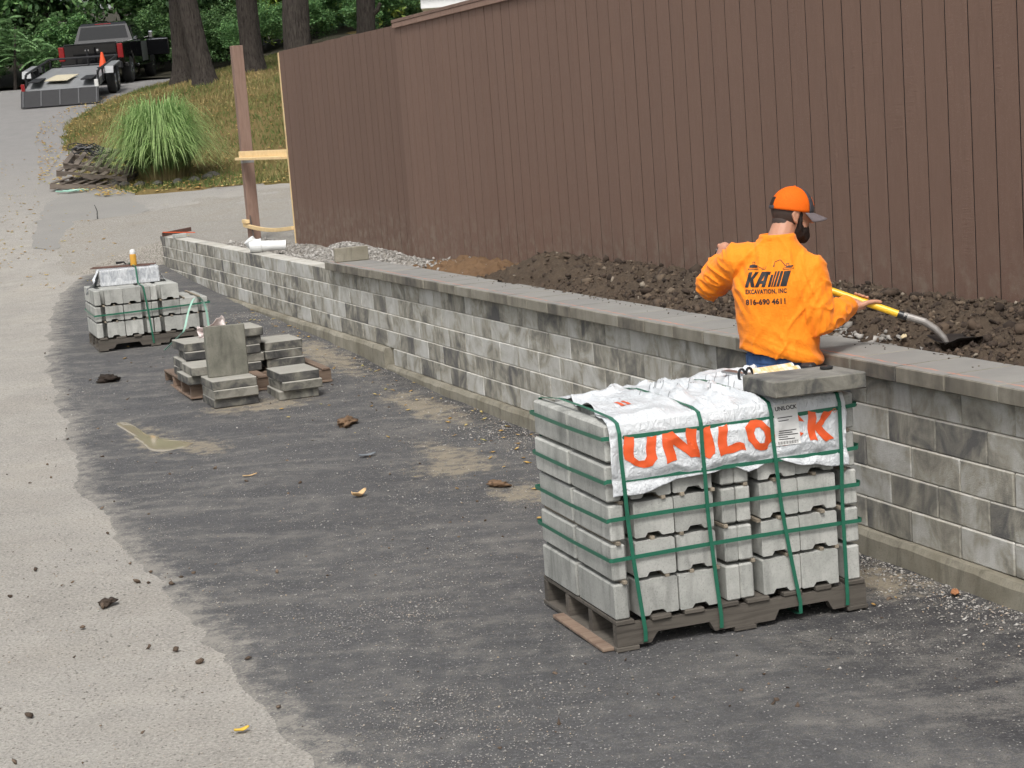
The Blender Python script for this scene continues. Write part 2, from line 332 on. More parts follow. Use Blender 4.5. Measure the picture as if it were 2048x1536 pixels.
# new asphalt strip, 3 m wide along the wall
ss=np.arange(-3.5,20.3,.05); nn=np.concatenate([np.linspace(0,.5,11)[:-1],np.linspace(.5,1,14)]); S,T=np.meshgrid(ss,nn,indexing='ij')
bs=[-4,0,3.2,6,8.8,11.3,13.5,18,19.8,20.3]; bn=[-3.30,-3.28,-3.27,-3.24,-3.0,-2.80,-2.5,-1.85,-1.3,-.3]
left=np.interp(S,bs,bn)+.045*fbm(S*1.3,3.,0.,5,.62)+.018*vnoise(S*13,1.)
Nn=left+(.06-left)*T; X=G0[0]+UU[0]*S+NN[0]*Nn; Y=G0[1]+UU[1]*S+NN[1]*Nn
dist=(Nn-left); Z=DZ(Y)+.018*sst(0,.12,dist)-.012+.006*vnoise(X*1.3,Y*1.3)+.004*vnoise(X*3.7,Y*3.7)
me=grid_mesh('new_asphalt',X,Y,Z); mudm=np.zeros_like(S)
for a,b,ra,rb in ((7.2,-2.45,1.0,.22),(6.6,-2.15,.5,.25),(4.6,-.92,.5,.42),(3.55,-.85,.5,.3),(5.0,-.8,.9,.25),(.75,-.25,.5,.28),(6.9,-.35,1.4,.3),(10.,-.3,2.,.3),(8.0,-1.4,.4,.7)): mudm=np.maximum(mudm,.75*np.exp(-((S-a)/ra)**2-((Nn-b)/rb)**2))
fattr(me,'mud',mudm.ravel()); fattr(me,'edge',(1-sst(.0,.62,dist)).ravel()); fattr(me,'wet',(sst(-1.6,-.3,Nn)*(1-sst(2.2,4.2,S))+.6*sst(-.5,-.1,Nn)*(1-sst(9,12,S))).ravel()); tag(obj('new_asphalt',me,M['new']),kind='structure')
# darker old repair higher up the drive
def blob_sheet(name,poly,m,dz,rag=.06,res=.1,kind='structure',zfun=None):
    P=np.array(poly,float); n=len(P); Q=[]
    for i in range(n):
        a,b=P[i],P[(i+1)%n]; k=max(2,int(np.linalg.norm(b-a)/res))
        for j in range(k): Q.append(a+(b-a)*j/k)
    Q=np.array(Q)
    for _ in range(14): Q=(np.roll(Q,1,0)+Q*2+np.roll(Q,-1,0))/4
    c=Q.mean(0); d=Q-c; l=np.linalg.norm(d,axis=1,keepdims=True); ang=np.arange(len(Q))*1.
    Q=Q+d/l*(rag*fbm(Q[:,0]*4,Q[:,1]*4,0.,3))[:,None]
    rings=[c+(Q-c)*k for k in (.02,.35,.7,.9,1.)]; V=np.concatenate(rings); m_=len(Q)
    x=G0[0]+UU[0]*V[:,0]+NN[0]*V[:,1]; y=G0[1]+UU[1]*V[:,0]+NN[1]*V[:,1]; z=DZ(y)+dz+.006*vnoise(x*1.3,y*1.3); z[-m_:]-=.004
    if zfun is not None: z=zfun(x,y)
    F=[(r*m_+k,r*m_+(k+1)%m_,(r+1)*m_+(k+1)%m_,(r+1)*m_+k) for r in range(4) for k in range(m_)]
    o=obj(name,np_mesh(name,np.stack([x,y,z],1),F,True),m); tag(o,kind=kind); return o
t=NT('patched_asphalt'); p=t.pos(); a=t.noise(p,1.3,4); f=t.noise(p,90,2,.7); c=t.mix(a,(.22,.212,.20),(.29,.276,.25)); c=t.mix(t.mr(f,.5,.75,0,.4),c,(.13,.13,.125)); M['patched']=t.fin(c,.85,t.bump(f,.5,.012))
blob_sheet('asphalt_patch',[(23.16,-1.53),(26.22,-1.03),(28.53,-.51),(29.16,.25),(28.34,.79),(26.24,.84),(25.39,.82),(24.69,.56),(24.23,-.24),(22.99,-.76),(22.77,-1.11)],M['patched'],.010,.12)
t=NT('asphalt_crack'); M['crack']=t.fin((.03,.028,.026),.95)
def crack(pts,w):
    P=[];F=[]
    pts=np.array(pts); L=[]
    for a,b in zip(pts[:-1],pts[1:]):
        for j in range(8): L.append(a+(b-a)*j/8)
    L=np.array(L); L[:,0]+=.05*vnoise(L[:,1]*9,L[:,0]*9)
    for i,q in enumerate(L):
        d=L[min(i+1,len(L)-1)]-L[max(i-1,0)]; d/=np.linalg.norm(d); nrm=np.array([-d[1],d[0]]); ww=w*(.5+.6*random.random())
        for k in (-1,1):
            x,y,_=Wp(*(q+nrm*ww*k)); P.append((x,y,float(DZ(y))+.017+.006*float(vnoise(x*1.3,y*1.3))))
    F=[(2*i,2*i+1,2*i+3,2*i+2) for i in range(len(L)-1)]
    tag(obj('asphalt_crack',np_mesh('crack',P,F),M['crack']),kind='structure')
crack([(21.52,-.97),(22.05,-.66),(22.14,-.34),(22.28,0),(22.52,.33)],.013); crack([(27,.1),(26.18,.02),(25.33,-.11),(24.78,-.5)],.011)
# retained yard: gravel behind the wall, running round its far end
def yard_z(s,n,y):
    d=DZ(y); top=np.log(np.exp(8*d)+np.exp(8*.83))/8-.01
    w_=np.where(s<20.,1.,sst(-1.7,.25,n))
    z=d-.05+(top-d+.05)*w_
    g=.17*np.exp(-((s-12.1)/.9)**2-((n-.62)/.28)**2)+.10*np.exp(-((s-10.9)/.7)**2-((n-.75)/.25)**2)
    z=z-.12*sst(25.5,27.5,s)*(1-sst(.4,1.4,n))
    return z+g+.02*fbm(s*1.6,n*1.6,0.,4)+.012*vnoise(s*9,n*9)*np.exp(-((s-12)/2.5)**2)
ss=np.concatenate([np.arange(6.8,20.,.06),np.arange(20.,38,.15)]); nn=np.concatenate([np.linspace(-1.9,.12,20),np.arange(.16,1.6,.05),np.linspace(1.7,16,40)])
S,Nn=np.meshgrid(ss,nn,indexing='ij'); X=G0[0]+UU[0]*S+NN[0]*Nn; Y=G0[1]+UU[1]*S+NN[1]*Nn; Z=yard_z(S,Nn,Y)
Z=np.where((S<19.95)&(Nn<.125),DZ(Y)-.25,Z)
tag(obj('gravel_yard',grid_mesh('gravel_yard',X,Y,Z),M['gravel']),kind='structure')
# lawn on the mound
def lawn_left(y): return np.interp(y,[31,33.7,36,40,41.5,44.5,48,51.5,56,70],[-6.3,-7.0,-8.6,-9.6,-10.1,-10.7,-10.4,-9.9,-9.2,-9.0])
def lawn_z(x,y):
    d=x-lawn_left(y); return DZ(y)+.62*sst(0,4.5,d)*sst(34.5,45,y)+.03*sst(0,.3,d)
ys=np.arange(31.,75,.22); tt=np.linspace(0,1,90)**1.4; T,Y=np.meshgrid(tt,ys)
X=lawn_left(Y)+.12*fbm(Y*1.5,2.,0.)+T*34; front=33.35-.045*(X+5)*1.0+.25*fbm(X*.8,4.,0.,3)
Z=lawn_z(X,Y)+.03*fbm(X*1.2,Y*1.2)+.012*vnoise(X*7,Y*7); Z=Z-.02*(1-sst(0,.35,X-lawn_left(Y))); s_,n_=SN(X,Y); low=np.minimum(DZ(Y),yard_z(s_,n_,Y))
Z=np.where(Y<front,low-.2,np.maximum(Z,yard_z(s_,n_,Y)*(n_>0)+.03-.06*(1-sst(0,.25,Y-front))))
tag(obj('lawn',grid_mesh('lawn',X,Y,Z),M['lawn']),kind='structure')
def ground_z(x,y):
    s,n=SN(x,y); z=float(DZ(y))
    if n>.13 or s>20.2: z=max(z,float(yard_z(s,n,y)))
    if y>33.6 and x>lawn_left(y): z=max(z,float(lawn_z(x,y)))
    return z
# soil bed between coping and fence
def soil_z(s,n):
    base=.915+.13*sst(.3,1.2,n)*(1-.4*sst(2.,6.,s)); base=base-.10*sst(7.3,8.3,s)-.02*sst(0,.15,.45-n)
    hp=.15*np.exp(-((s-6.75)/.5)**2-((n-.72)/.3)**2)+.10*np.exp(-((s-5.75)/.55)**2-((n-.78)/.3)**2)+.06*np.exp(-((s-4.3)/.9)**2-((n-.85)/.3)**2)+.06*np.exp(-((s-8.9)/.7)**2-((n-.75)/.28)**2)+.05*np.exp(-((s-.4)/.8)**2-((n-.9)/.3)**2)
    l=.5*np.abs(fbm(s*6,n*6,1.,3))*.06+.028*fbm(s*14,n*14,2.,3)
    dig=-.05*np.exp(-((s-1.22)/.22)**2-((n-.58)/.16)**2)
    return base+hp+l+dig+.010*vnoise(s*44,n*44)+.006*vnoise(s*80,n*80)
ss=np.arange(-3.2,10.6,.018); nn=np.arange(.30,1.26,.016); S,Nn=np.meshgrid(ss,nn,indexing='ij'); Z=soil_z(S,Nn)-.18*sst(9.9,10.5,S)
X=G0[0]+UU[0]*S+NN[0]*Nn; Y=G0[1]+UU[1]*S+NN[1]*Nn
me=grid_mesh('soil_bed',X,Y,Z,False); fattr(me,'clay',(sst(7.1,7.9,S)*.75).ravel()); tag(obj('soil_bed',me,M['soil']),kind='structure')
# ================================================================ retaining wall
wall=thing('retaining_wall','long low retaining wall of mottled grey blocks with half its top capped','wall',Wp(0,0,0),A0)
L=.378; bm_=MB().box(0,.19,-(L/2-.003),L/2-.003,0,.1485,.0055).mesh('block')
for c in range(5):
    z=.122+.15*c; off=(c%2)*L/2+RNG.uniform(-.02,.02); setb=.008*c
    k=0; s=-.9+off
    while s<19.95:
        if not(c==0 and s>8.75):
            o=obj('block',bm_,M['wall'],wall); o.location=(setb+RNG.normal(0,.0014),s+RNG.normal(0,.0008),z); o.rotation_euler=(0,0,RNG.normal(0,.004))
        s+=L
cp=MB().box(-.045,.335,-(L/2-.0018),L/2-.0018,0,.075,.005).mesh('coping_stone')
s=-.86
while s<10.75:
    o=obj('coping_stone',cp,M['coping'],wall); o.location=(.012+RNG.normal(0,.0015),s,.874+RNG.normal(0,.0008)); o.rotation_euler=(0,0,RNG.normal(0,.004)); s+=L
# concrete footing, stepping up where the drive climbs
for a,b,z0,z1 in ((-1.3,8.86,-.1,.120),(8.86,20.1,-.1,.270)):
    ys=np.arange(a,b+.001,.06); mb=MB(); rings=[]
    for y in ys:
        e=.012*float(fbm(y*2.2,a,0.,4)); e2=.006*float(vnoise(y*11,2.)); rings.append([(-.055+e,y,z0),(-.05+e,y,z1-.028+e2),(-.034+e*.7,y,z1+e2*.5),(.2,y,z1),(.2,y,z0)])
    mb.loft(rings).build('footing',M['foot'],wall)
# ================================================================ fences
def fence(name,label,p0,p1,z0,z1,pitch,cap,endboard):
    (sa,na),(sb,nb)=p0,p1; ln=math.hypot(sb-sa,nb-na); ang=math.atan2(-(nb-na),(sb-sa))
    t=thing(name,label,'fence',Wp(sa,na,0),A0+ang)
    n=int(round(ln/pitch)); w_=ln/n
    me=None
    for k in range(n):
        if me is None: me=MB().box(-.016,0.,-w_/2+.0058,w_/2-.0058,z0,z1,.0009).mesh('board')
        o=obj('board',me,M['siding'] if cap else M['siding_shaded'],t); o.location=(RNG.normal(0,.0007),(k+.5)*w_,RNG.normal(0,.002))  # end stretch: same siding with its dimmer lighting put into the colour
    MB().box(-.0130,.012,.01,ln-.01,z0+.01,z1-.01).build('backing',M['groove'],t)  # near-black backing paints in the shade inside the grooves
    for z in (z0+.25,(z0+z1)/2,z1-.25): MB().box(.013,.05,.02,ln-.02,z-.045,z+.045,.003).build('rail',M['lumber'],t)
    if cap: MB().box(-.045,.075,0,ln+.0,z1+.002,z1+.034,.003).build('cap',M['postwood'],t); MB().box(-.04,-.018,0,ln,z1-.05,z1+.0,.002).build('cap_trim',M['postwood'],t)
    if endboard: MB().box(-.019,.09,ln+.002,ln+.042,z0-.02,z1-.015,.002).build('end_stud',M['lumber'],t)
    return t
fence('fence','tall brown grooved siding fence with cap rail, behind the soil bed',(-3.2,1.2),(11.62,1.2),.835,3.25,.2032,True,False)
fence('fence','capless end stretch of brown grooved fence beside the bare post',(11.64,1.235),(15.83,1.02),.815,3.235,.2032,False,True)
fr=thing('unfinished_fence','unfinished fence framing: brown post joined by two bare timber rails','fence post',Wp(17.69,.90,.55),A0)
MB().box(-.075,.075,-.07,.07,0,2.88,.006).build('post',M['postwood'],fr)
MB().box(-.077,.077,-.072,.072,1.31,1.37,.004).build('metal_band',plain('galvanised',(.3,.3,.29),.5,.7),fr)
def bar(mb,a,b,w_,h_):
    a,b=Vector(a),Vector(b); d=(b-a); q=d.to_track_quat('Y','Z').to_matrix(); mb.obox((a+b)/2,w_,d.length,h_,q.to_4x4(),.003); return mb
bar(MB(),(-.10,-.04,1.42),(.13,-1.86,1.41),.04,.11).build('rail',M['lumber'],fr); bar(MB(),(-.125,-.02,1.375),(.07,-1.8,1.365),.10,.035).build('rail',M['lumber'],fr)
pts=[(-.11,.08-.19*k*1.0,.475+.045*math.sin(k*math.pi/10)*-1+.01*k*0) for k in range(11)]
mb=MB()
for a,b in zip(pts[:-1],pts[1:]): bar(mb,(a[0]+.02*(10-0)/10*(pts.index(a)),a[1],a[2]),(b[0]+.02*(pts.index(b)),b[1],b[2]),.04,.05)
mb.build('rail',M['lumber'],fr); MB().box(-.13,-.076,-.12,.12,.50,.55,.003).build('cleat',M['lumber'],fr)
MB().tube([(-.05,-.05,.62),(-.09,-.35,.30)],.008,6).build('tie_wire',plain('dark_wire',(.06,.05,.045),.6),fr)
# ================================================================ materials for goods
M['strap']=plain('green_strap',(.020,.135,.082),.35,spec=.5,var=.15,sc=40)
M['pale_strap']=plain('pale_green_strap',(.30,.52,.42),.35,var=.1)
def m_plastic():
    t=NT('white_plastic'); p=t.ob(); a=t.noise(p,9,4,.6,1.); f=t.noise(t.mapn(p,(30,9,22)),1.2,4,.6,1.6); c=t.mix(t.mr(a,.35,.75),(.72,.74,.755),(.60,.63,.65))
    m=t.fin(c,.28,t.bump(f,.75,.016),spec=.55); t.b.inputs['Subsurface Weight'].default_value=.15; t.b.inputs['Subsurface Radius'].default_value=(.02,.02,.02); return m
M['plastic']=m_plastic()
M['orange_ink']=plain('orange_red_ink',(.74,.105,.025),.35,var=.05,bump=0); M['black_ink']=plain('black_ink',(.015,.014,.016),.6,bump=0); M['grey_ink']=plain('grey_ink',(.28,.29,.3),.6,bump=0)
M['paper']=plain('label_paper',(.72,.72,.70),.55,var=.04)
M['spacer']=m_wood('spacer_wood',(.20,.165,.12),(.36,.31,.24),axis=0,dark=.4)
# ---------------------------------------------------------------- concrete block with end recesses and underside groove
BD,BL,BH=.282,.412,.15
def block_mesh():
    mb=MB(); mb.box(0,.064,-BL/2,BL/2,0,BH,.007)
    mb.box(.060,.112,-BL/2+.10,BL/2-.10,.004,BH-.004)
    x0,x1=.106,BD; g=[(x0,.004),(x0+.004,0),(x0+.045,0),(x0+.058,.018),(x0+.108,.018),(x0+.122,0),(x1-.005,0),(x1,.005),(x1,BH-.006),(x1-.006,BH),(x0+.006,BH),(x0,BH-.006)]
    mb.prism(g,-BL/2,BL/2,1); return mb.mesh('block')
BLOCK=block_mesh()
def ribbon(pts,wd,hw,th=.0014):
    # flat band through pts; wd = width direction per point (or one)
    n=len(pts); P=[Vector(p) for p in pts]; V=[]
    for i,p in enumerate(P):
        t=(P[min(i+1,n-1)]-P[max(i-1,0)]).normalized(); d=Vector(wd[i] if isinstance(wd,list) else wd).normalized(); nn=t.cross(d).normalized()
        for a,b in ((-hw,-th/2),(hw,-th/2),(hw,th/2),(-hw,th/2)): V.append(p+d*a+nn*b)
    F=[(4*i+k,4*i+(k+1)%4,4*(i+1)+(k+1)%4,4*(i+1)+k) for i in range(n-1) for k in range(4)]+[(0,1,2,3),(4*n-4,4*n-3,4*n-2,4*n-1)]
    return MB().add(V,F)
def pallet_parts(W,D,m,parent,nb=7,seed=1,h=.13,notch=True,ns=4):
    r=np.random.default_rng(seed); pal=obj('pallet',None,None,parent)
    for k in range(ns):
        y=.02+(D-.04)*k/(ns-1); pr=[(0,.018),(W,.018),(W,h-.02),(0,h-.02)]
        if notch: pr=[(0,.018),(W*.13,.018),(W*.15,.05),(W*.16,.06),(W*.36,.06),(W*.38,.018),(W*.62,.018),(W*.64,.06),(W*.84,.06),(W*.86,.018),(W,.018),(W,h-.02),(W*.7,h-.022),(W*.33,h-.021),(0,h-.02)]
        mb=MB(); mb.prism(pr,y-.02,y+.02,1); mb.build('stringer',m,pal)
    for k in range(nb):
        x=.05+(W-.1)*k/(nb-1)+r.uniform(-.012,.012); w_=r.uniform(.036,.052)
        o=MB().box(-w_,w_,-.01+r.uniform(-.006,.008),D+.01,h-.019,h+r.uniform(-.002,.001),.003).build('deck_board',m,pal); o.location.x=x; o.rotation_euler.z=r.normal(0,.008)
    for x in (.045,W/2,W-.045):
        MB().box(x-.05,x+.05,-.008,D+.008,0.,.0175,.002).build('bottom_board',m,pal)
    return pal
def stack_blocks(parent,layers,m,seed,D=.84,skip=()):
    r=np.random.default_rng(seed)
    for l in range(layers):
        dx=r.normal(0,.003); dy=abs(r.normal(0,.003)); z=.1315+l*.165
        for i in range(4):
            for j in range(2):
                if (l,i,j) in skip: continue
                o=obj('block',BLOCK,m,parent); mir=i%2==1; x=i*(BD+.004)+(BD if mir else 0)
                o.location=(x+dx+r.normal(0,.0018),BL/2+j*(D-BL)+dy+r.normal(0,.0016),z); o.rotation_euler=(0,0,(math.pi if mir else 0)+r.normal(0,.006))
        if l<layers-1:
            for k in range(8):
                x=.07+1.0*k/7+r.uniform(-.04,.04)
                MB().box(x-.009,x+.009,.004-r.uniform(0,.018),.845,z+BH+.0005,z+BH+.0145,.001).build('spacer',M['spacer'],parent)
# ---------------------------------------------------------------- front bundle
P0=(.405,-1.70); PROT=A0-R(2.3)
fb=thing('block_pallet','strapped pallet of grey concrete blocks under a printed white plastic cover','pallet load',Wp(*P0,.012),PROT)
pallet_parts(1.16,.86,M['pallet'],fb,8,3)
MB().box(-.055,.004,.03,.62,0.,.016,.003).build('loose_board',M['pallet_red'],fb)
stack_blocks(fb,5,M['block'],11)
ZT=.1315+4*.165+BH; WB=4*(BD+.004)
for k,z in enumerate((.1315+.165+.092,.1315+2*.165+.09,.1315+3*.165+.085,.1315+4*.165+.10)):
    e=.0115; zz=lambda q:z+.006*math.sin(q*3+k)
    front=[(WB*q,-e-(.013 if k>=2 and .02<q<.97 else 0),zz(q)) for q in np.linspace(.0,1,15)]
    pts=[(-e,.84+e,z-.004),(-e,.42,z-.006),(-e,-e*.4,z)]+front+[(WB+e,.0,z),(WB+e,.84,z),(WB*.5,.84+e,z),(-e,.84+e,z-.004)]
    ribbon(pts,(0,0,1),.0085).build('strap',M['strap'],fb)
for k,(xt,xb) in enumerate(((.055,.12),(.415,.465),(.735,.835),(1.055,1.06))):
    lift=.020
    pts=[(xt-.02,.85,.1),(xt-.02,.852,ZT-.05),(xt-.015,.84,ZT+.008),(xt-.01,.6,ZT+lift+.014),(xt-.005,.3,ZT+lift+.012),(xt,.05,ZT+lift+.004),(xt,-.016,ZT+.010),(xt+.002,-.032,ZT-.03)]
    for q in np.linspace(.1,1,9): pts.append((xt+(xb-xt)*q**1.4,-.033+.016*float(sst(.2,.5,q)),ZT-.06-(ZT-.14)*q))
    pts+= [(xb,-.014,.03),(xb+.004,.02,.022),(xb+.006,.3,.02)]
    ribbon(pts,(1,0,0),.0085).build('strap',M['strap'],fb)
# plastic cover
def cover():
    nx,nv=150,130; xr=np.linspace(0,1,nx); vr=np.linspace(0,1,nv); Xn,Vn=np.meshgrid(xr,vr)
    drop=np.interp(xr,[0,.13,.27,.5,.57,.68,.73,1.],[.30,.285,.255,.245,.275,.235,.255,.315])+.006*vnoise(xr*14,3.)
    top=.80; X=np.zeros_like(Xn);Y=np.zeros_like(Xn);Z=np.zeros_like(Xn)
    for i in range(nv):
        v=vr[i]
        if v<.52:
            y=top*(1-v/.52); xl=.015+.10*(y/.8)+.035*vnoise(y*9,1.5)*sst(.05,.3,y); xe=1.085-.02*y
            X[i]=xl+(xe-xl)*xr; Y[i]=y-.004
            Z[i]=ZT+.012+.020*sst(.0,.3,xr)*(1-sst(.8,1,xr))*np.sin(math.pi*min(1,max(0,y/.8)))**.5
        else:
            q=(v-.52)/.48; d=drop*q; xl=.012; X[i]=xl+(1.085-xl)*xr+.004*np.sin(q*9+xr*12); Y[i]=-.016-.010*np.sin(q*math.pi*.9)-.006*q; Z[i]=ZT+.008-d
    rdg=1-np.abs(vnoise(X*7+2*vnoise(X*3,Z*4),Y*6+Z*5.,1.)); fo=fbm(X*9,Y*9,Z*9,3)
    topm=(Vn<.52)*1.
    wr=.022*(rdg**4)+.009*fo
    Z=Z+topm*wr*1.2*sst(0,.06,Y+.004); hang=(1-topm)*sst(0,.25,(Vn-.52)/.48)
    dia=np.abs(((X*3.1+Z*5.2)%1)-.5)*2
    Y=Y-hang*(.010*(1-np.abs(vnoise(X*10+Z*7,Z*9-X*4,2.)))**2*1.2+.006*fbm(X*12,Z*14,0.,3)+.004*dia)
    zs=[.1315+3*.165+.085,.1315+4*.165+.10]; xq=[.057,.418,.74,1.055]
    pr=np.zeros_like(X)
    for q in zs: pr=np.maximum(pr,np.exp(-((Z-q)/.022)**2))
    for q in xq: pr=np.maximum(pr,np.exp(-((X-q)/.024)**2))
    Y=np.where(topm>0,Y,Y*(1-pr)+np.maximum(Y,-.0235)*pr); Z=np.where(topm>0,Z-(Z-ZT-.014)*pr*.8*(Z>ZT+.014),Z)
    Z=Z-(1-topm)*.01*vnoise(X*9,5.)*(Vn-.52)/.48
    return grid_mesh('plastic_cover',X,Y,Z)
cvm=cover(); cv=obj('plastic_cover',cvm,M['plastic'],fb); sm=cv.modifiers.new('thickness','SOLIDIFY'); sm.thickness=.0016; sm.offset=1
bv=BVHTree.FromPolygons([v.co[:] for v in cvm.vertices],[tuple(p.vertices) for p in cvm.polygons])
def tess(loops):
    flat=[p for l in loops for p in l]; tr=tessellate_polygon([[Vector((x,y,0)) for x,y in l] for l in loops]); return [[flat[i] for i in t] for t in tr]
def subdiv(tr,mx):
    out=[];st=list(tr)
    while st:
        a,b,c=st.pop(); e=[math.dist(a,b),math.dist(b,c),math.dist(c,a)]; k=int(np.argmax(e))
        if e[k]<mx: out.append((a,b,c)); continue
        p=[a,b,c]; p=p[k:]+p[:k]; m=((p[0][0]+p[1][0])/2,(p[0][1]+p[1][1])/2); st.append((p[0],m,p[2])); st.append((m,p[1],p[2]))
    return out
def drape(name,tris,m,parent,bvh,to3,dirv,off,mx=.012):
    V=[];F=[];ix={}
    for t in subdiv(tris,mx):
        f=[]
        for p in t:
            k=(round(p[0],5),round(p[1],5))
            if k not in ix:
                o3=Vector(to3(*p)); h=bvh.ray_cast(o3,Vector(dirv)); 
                q=(h[0] if h[0] is not None else o3+Vector(dirv)*.1)-Vector(dirv)*off; ix[k]=len(V); V.append(q)
            f.append(ix[k])
        if len(set(f))==3: F.append(tuple(f))
    me=bpy.data.meshes.new(name); me.from_pydata(V,[],F); me.update(); return obj(name,me,m,parent)
def oct_(cx,cy,w,h,c=.3): return [(cx-w/2,cy-h/2+c*h),(cx-w/2+c*w,cy-h/2),(cx+w/2-c*w,cy-h/2),(cx+w/2,cy-h/2+c*h),(cx+w/2,cy+h/2-c*h),(cx+w/2-c*w,cy+h/2),(cx-w/2+c*w,cy+h/2),(cx-w/2,cy+h/2-c*h)]
LET={'U':[[(0,.9),(0,1),(.3,1),(.3,.45),(.14,.25),(.02,0),(.98,.1),(1,.28),(1,1),(.68,1),(.68,.3),(.42,.22),(.3,.36),(.0,.5)][1:13]],
 'N':[[(0,0),(0,1),(.3,1),(.7,.42),(.7,1),(1,1),(1,0),(.72,0),(.3,.58),(.3,0)]],'I':[[(0,0),(0,1),(1,1),(1,0)]],'L':[[(0,0),(0,1),(.36,1),(.36,.27),(1,.27),(1,0)]],
 'O':[oct_(.5,.5,1,1,.28),oct_(.5,.5,.4,.5,.3)],'C':[[(.98,.3),(.68,.3),(.55,.24),(.42,.24),(.33,.36),(.33,.64),(.42,.76),(.55,.76),(.68,.7),(.98,.7),(.78,1),(.26,1),(0,.72),(0,.28),(.26,0),(.78,0)]],
 'K':[[(0,0),(0,1),(.3,1),(.3,.6),(.64,1),(1,1),(.56,.52),(1,0),(.64,0),(.3,.42),(.3,0)]]}
LET['U']=[[(0,1),(.3,1),(.3,.34),(.42,.24),(.6,.24),(.7,.34),(.7,1),(1,1),(1,.22),(.78,0),(.24,0),(0,.22)]]
def letters(word,boxes,z0,h):
    T=[]
    for ch,(x0,x1) in zip(word,boxes):
        for t in subdiv(tess(LET[ch]),.22): T.append([(x0+(x1-x0)*a+.006*math.sin(b*5+x0*31),z0+h*b+.007*math.sin(a*4+x0*23)+.004*math.sin(a*9+b*3)) for a,b in t])
    return T
bx=[(.075,.215),(.245,.40),(.418,.465),(.49,.605),(.615,.735),(.75,.885),(.905,1.02)]
def front3(a,b): return (a,-.3,b)
for ch,b in zip('UNILOCK',bx): drape('printed_letter',letters(ch,[b],ZT-.175,.122),M['orange_ink'],cv,bv,front3,(0,1,0),.0028)
def font_tris(text,size,bold=0.,spacing=1.):
    cu=bpy.data.curves.new('t','FONT'); cu.body=text; cu.size=size; cu.offset=bold; cu.space_character=spacing; cu.align_x='CENTER'; cu.resolution_u=3
    o=bpy.data.objects.new('t',cu); COL.objects.link(o); bpy.context.view_layer.update()
    me=bpy.data.meshes.new_from_object(o.evaluated_get(bpy.context.evaluated_depsgraph_get())); me.calc_loop_triangles()
    T=[[(me.vertices[i].co.x,me.vertices[i].co.y) for i in t.vertices] for t in me.loop_triangles]
    bpy.data.objects.remove(o); bpy.data.curves.remove(cu); bpy.data.meshes.remove(me); return T
def shift(T,dx,dy,sx=1.,sy=1.,sh=0.): return [[(a*sx+b*sh+dx,b*sy+dy) for a,b in t] for t in T]
rect=lambda x0,x1,y0,y1:[[(x0,y0),(x1,y0),(x1,y1)],[(x0,y0),(x1,y1),(x0,y1)]]
lb=drape('label',rect(.752,.862,ZT-.175,ZT-.004),M['paper'],cv,bv,front3,(0,1,0),.0042,.02)
prt=shift(font_tris('UNILOCK',.023,.0006),.807,ZT-.028)
for k,wd in enumerate((.07,.05)): prt+=rect(.765,.765+wd,ZT-.06-.012*k,ZT-.057-.012*k)
for k,wd in enumerate((.08,.06,.085,.04,.07)): prt+=rect(.767,.767+wd,ZT-.115-.009*k,ZT-.112-.009*k)
for k in range(22): prt+=rect(.764+.004*k,.764+.004*k+(.0012 if k%3 else .0024),ZT-.170,ZT-.158)
b2=BVHTree.FromPolygons([v.co[:] for v in lb.data.vertices],[tuple(p.vertices) for p in lb.data.polygons])
drape('print',prt,M['black_ink'],lb,b2,front3,(0,1,0),.0016,.01)
drape('registered_mark',tess([oct_(1.035,ZT-.06,.016,.016),oct_(1.035,ZT-.06,.012,.012)]),M['orange_ink'],cv,bv,front3,(0,1,0),.0028)
top3=lambda a,b:(a,b,ZT+.3)
lines=[]
for k in range(26):
    x=.36+.021*k+RNG.uniform(-.01,.01); y=.22+.42*RNG.random(); L_=RNG.uniform(.06,.16); lines+=[[(x,y),(x+.004,y),(x+L_*.6+.004,y+L_)],[(x,y),(x+L_*.6+.004,y+L_),(x+L_*.6,y+L_)]]
drape('print',lines,M['grey_ink'],cv,bv,top3,(0,0,-1),.0022)
drape('printed_mark',rect(.215,.23,.30,.40)+rect(.245,.26,.30,.40)+rect(.21,.265,.29,.305),M['orange_ink'],cv,bv,top3,(0,0,-1),.0022)
# ---------------------------------------------------------------- coping slab and small things on the bundle
SL=MB().box(0,.335,0,.45,0,.075,.006).mesh('slab')
sl=obj('coping_stone',MB().box(-.21,.21,-.155,.155,0,.069,.006).mesh('slab'),M['slabdark']); sl.location=Wp(.395,-.772,.988); sl.rotation_euler=(R(-1.2),R(.6),A0+R(-3))
tag(sl,'dark grey coping slab lying on top of the plastic-covered block pallet','slab')
o=MB().lathe([(.026,0),(.028,.003),(.028,.009),(.020,.012),(.002,.012)],18).build('round_cap',plain('black_rubber',(.02,.02,.02),.6)); o.location=Wp(.43,-.64,1.058); tag(o,'small black round cap lying on the coping slab on the pallet','cap')
M['blackplastic']=plain('black_plastic',(.014,.014,.016),.4)
sc=thing('scissors','black-handled scissors at the left end of the slab on the pallet','scissors',Wp(.80,-.845,1.015),A0+R(10))
for k,dx in enumerate((-.0,.042)):
    ring=[(dx+.017*math.cos(a),.0,.0+.026*math.sin(a)) for a in np.linspace(0,2*math.pi,15)]; MB().tube(ring,.0058,6,False).build('handle',M['blackplastic'],sc)
MB().box(.01,.055,-.004,.16,-.006,.004,.002).build('blade',plain('steel',(.5,.5,.5),.3,.9),sc)
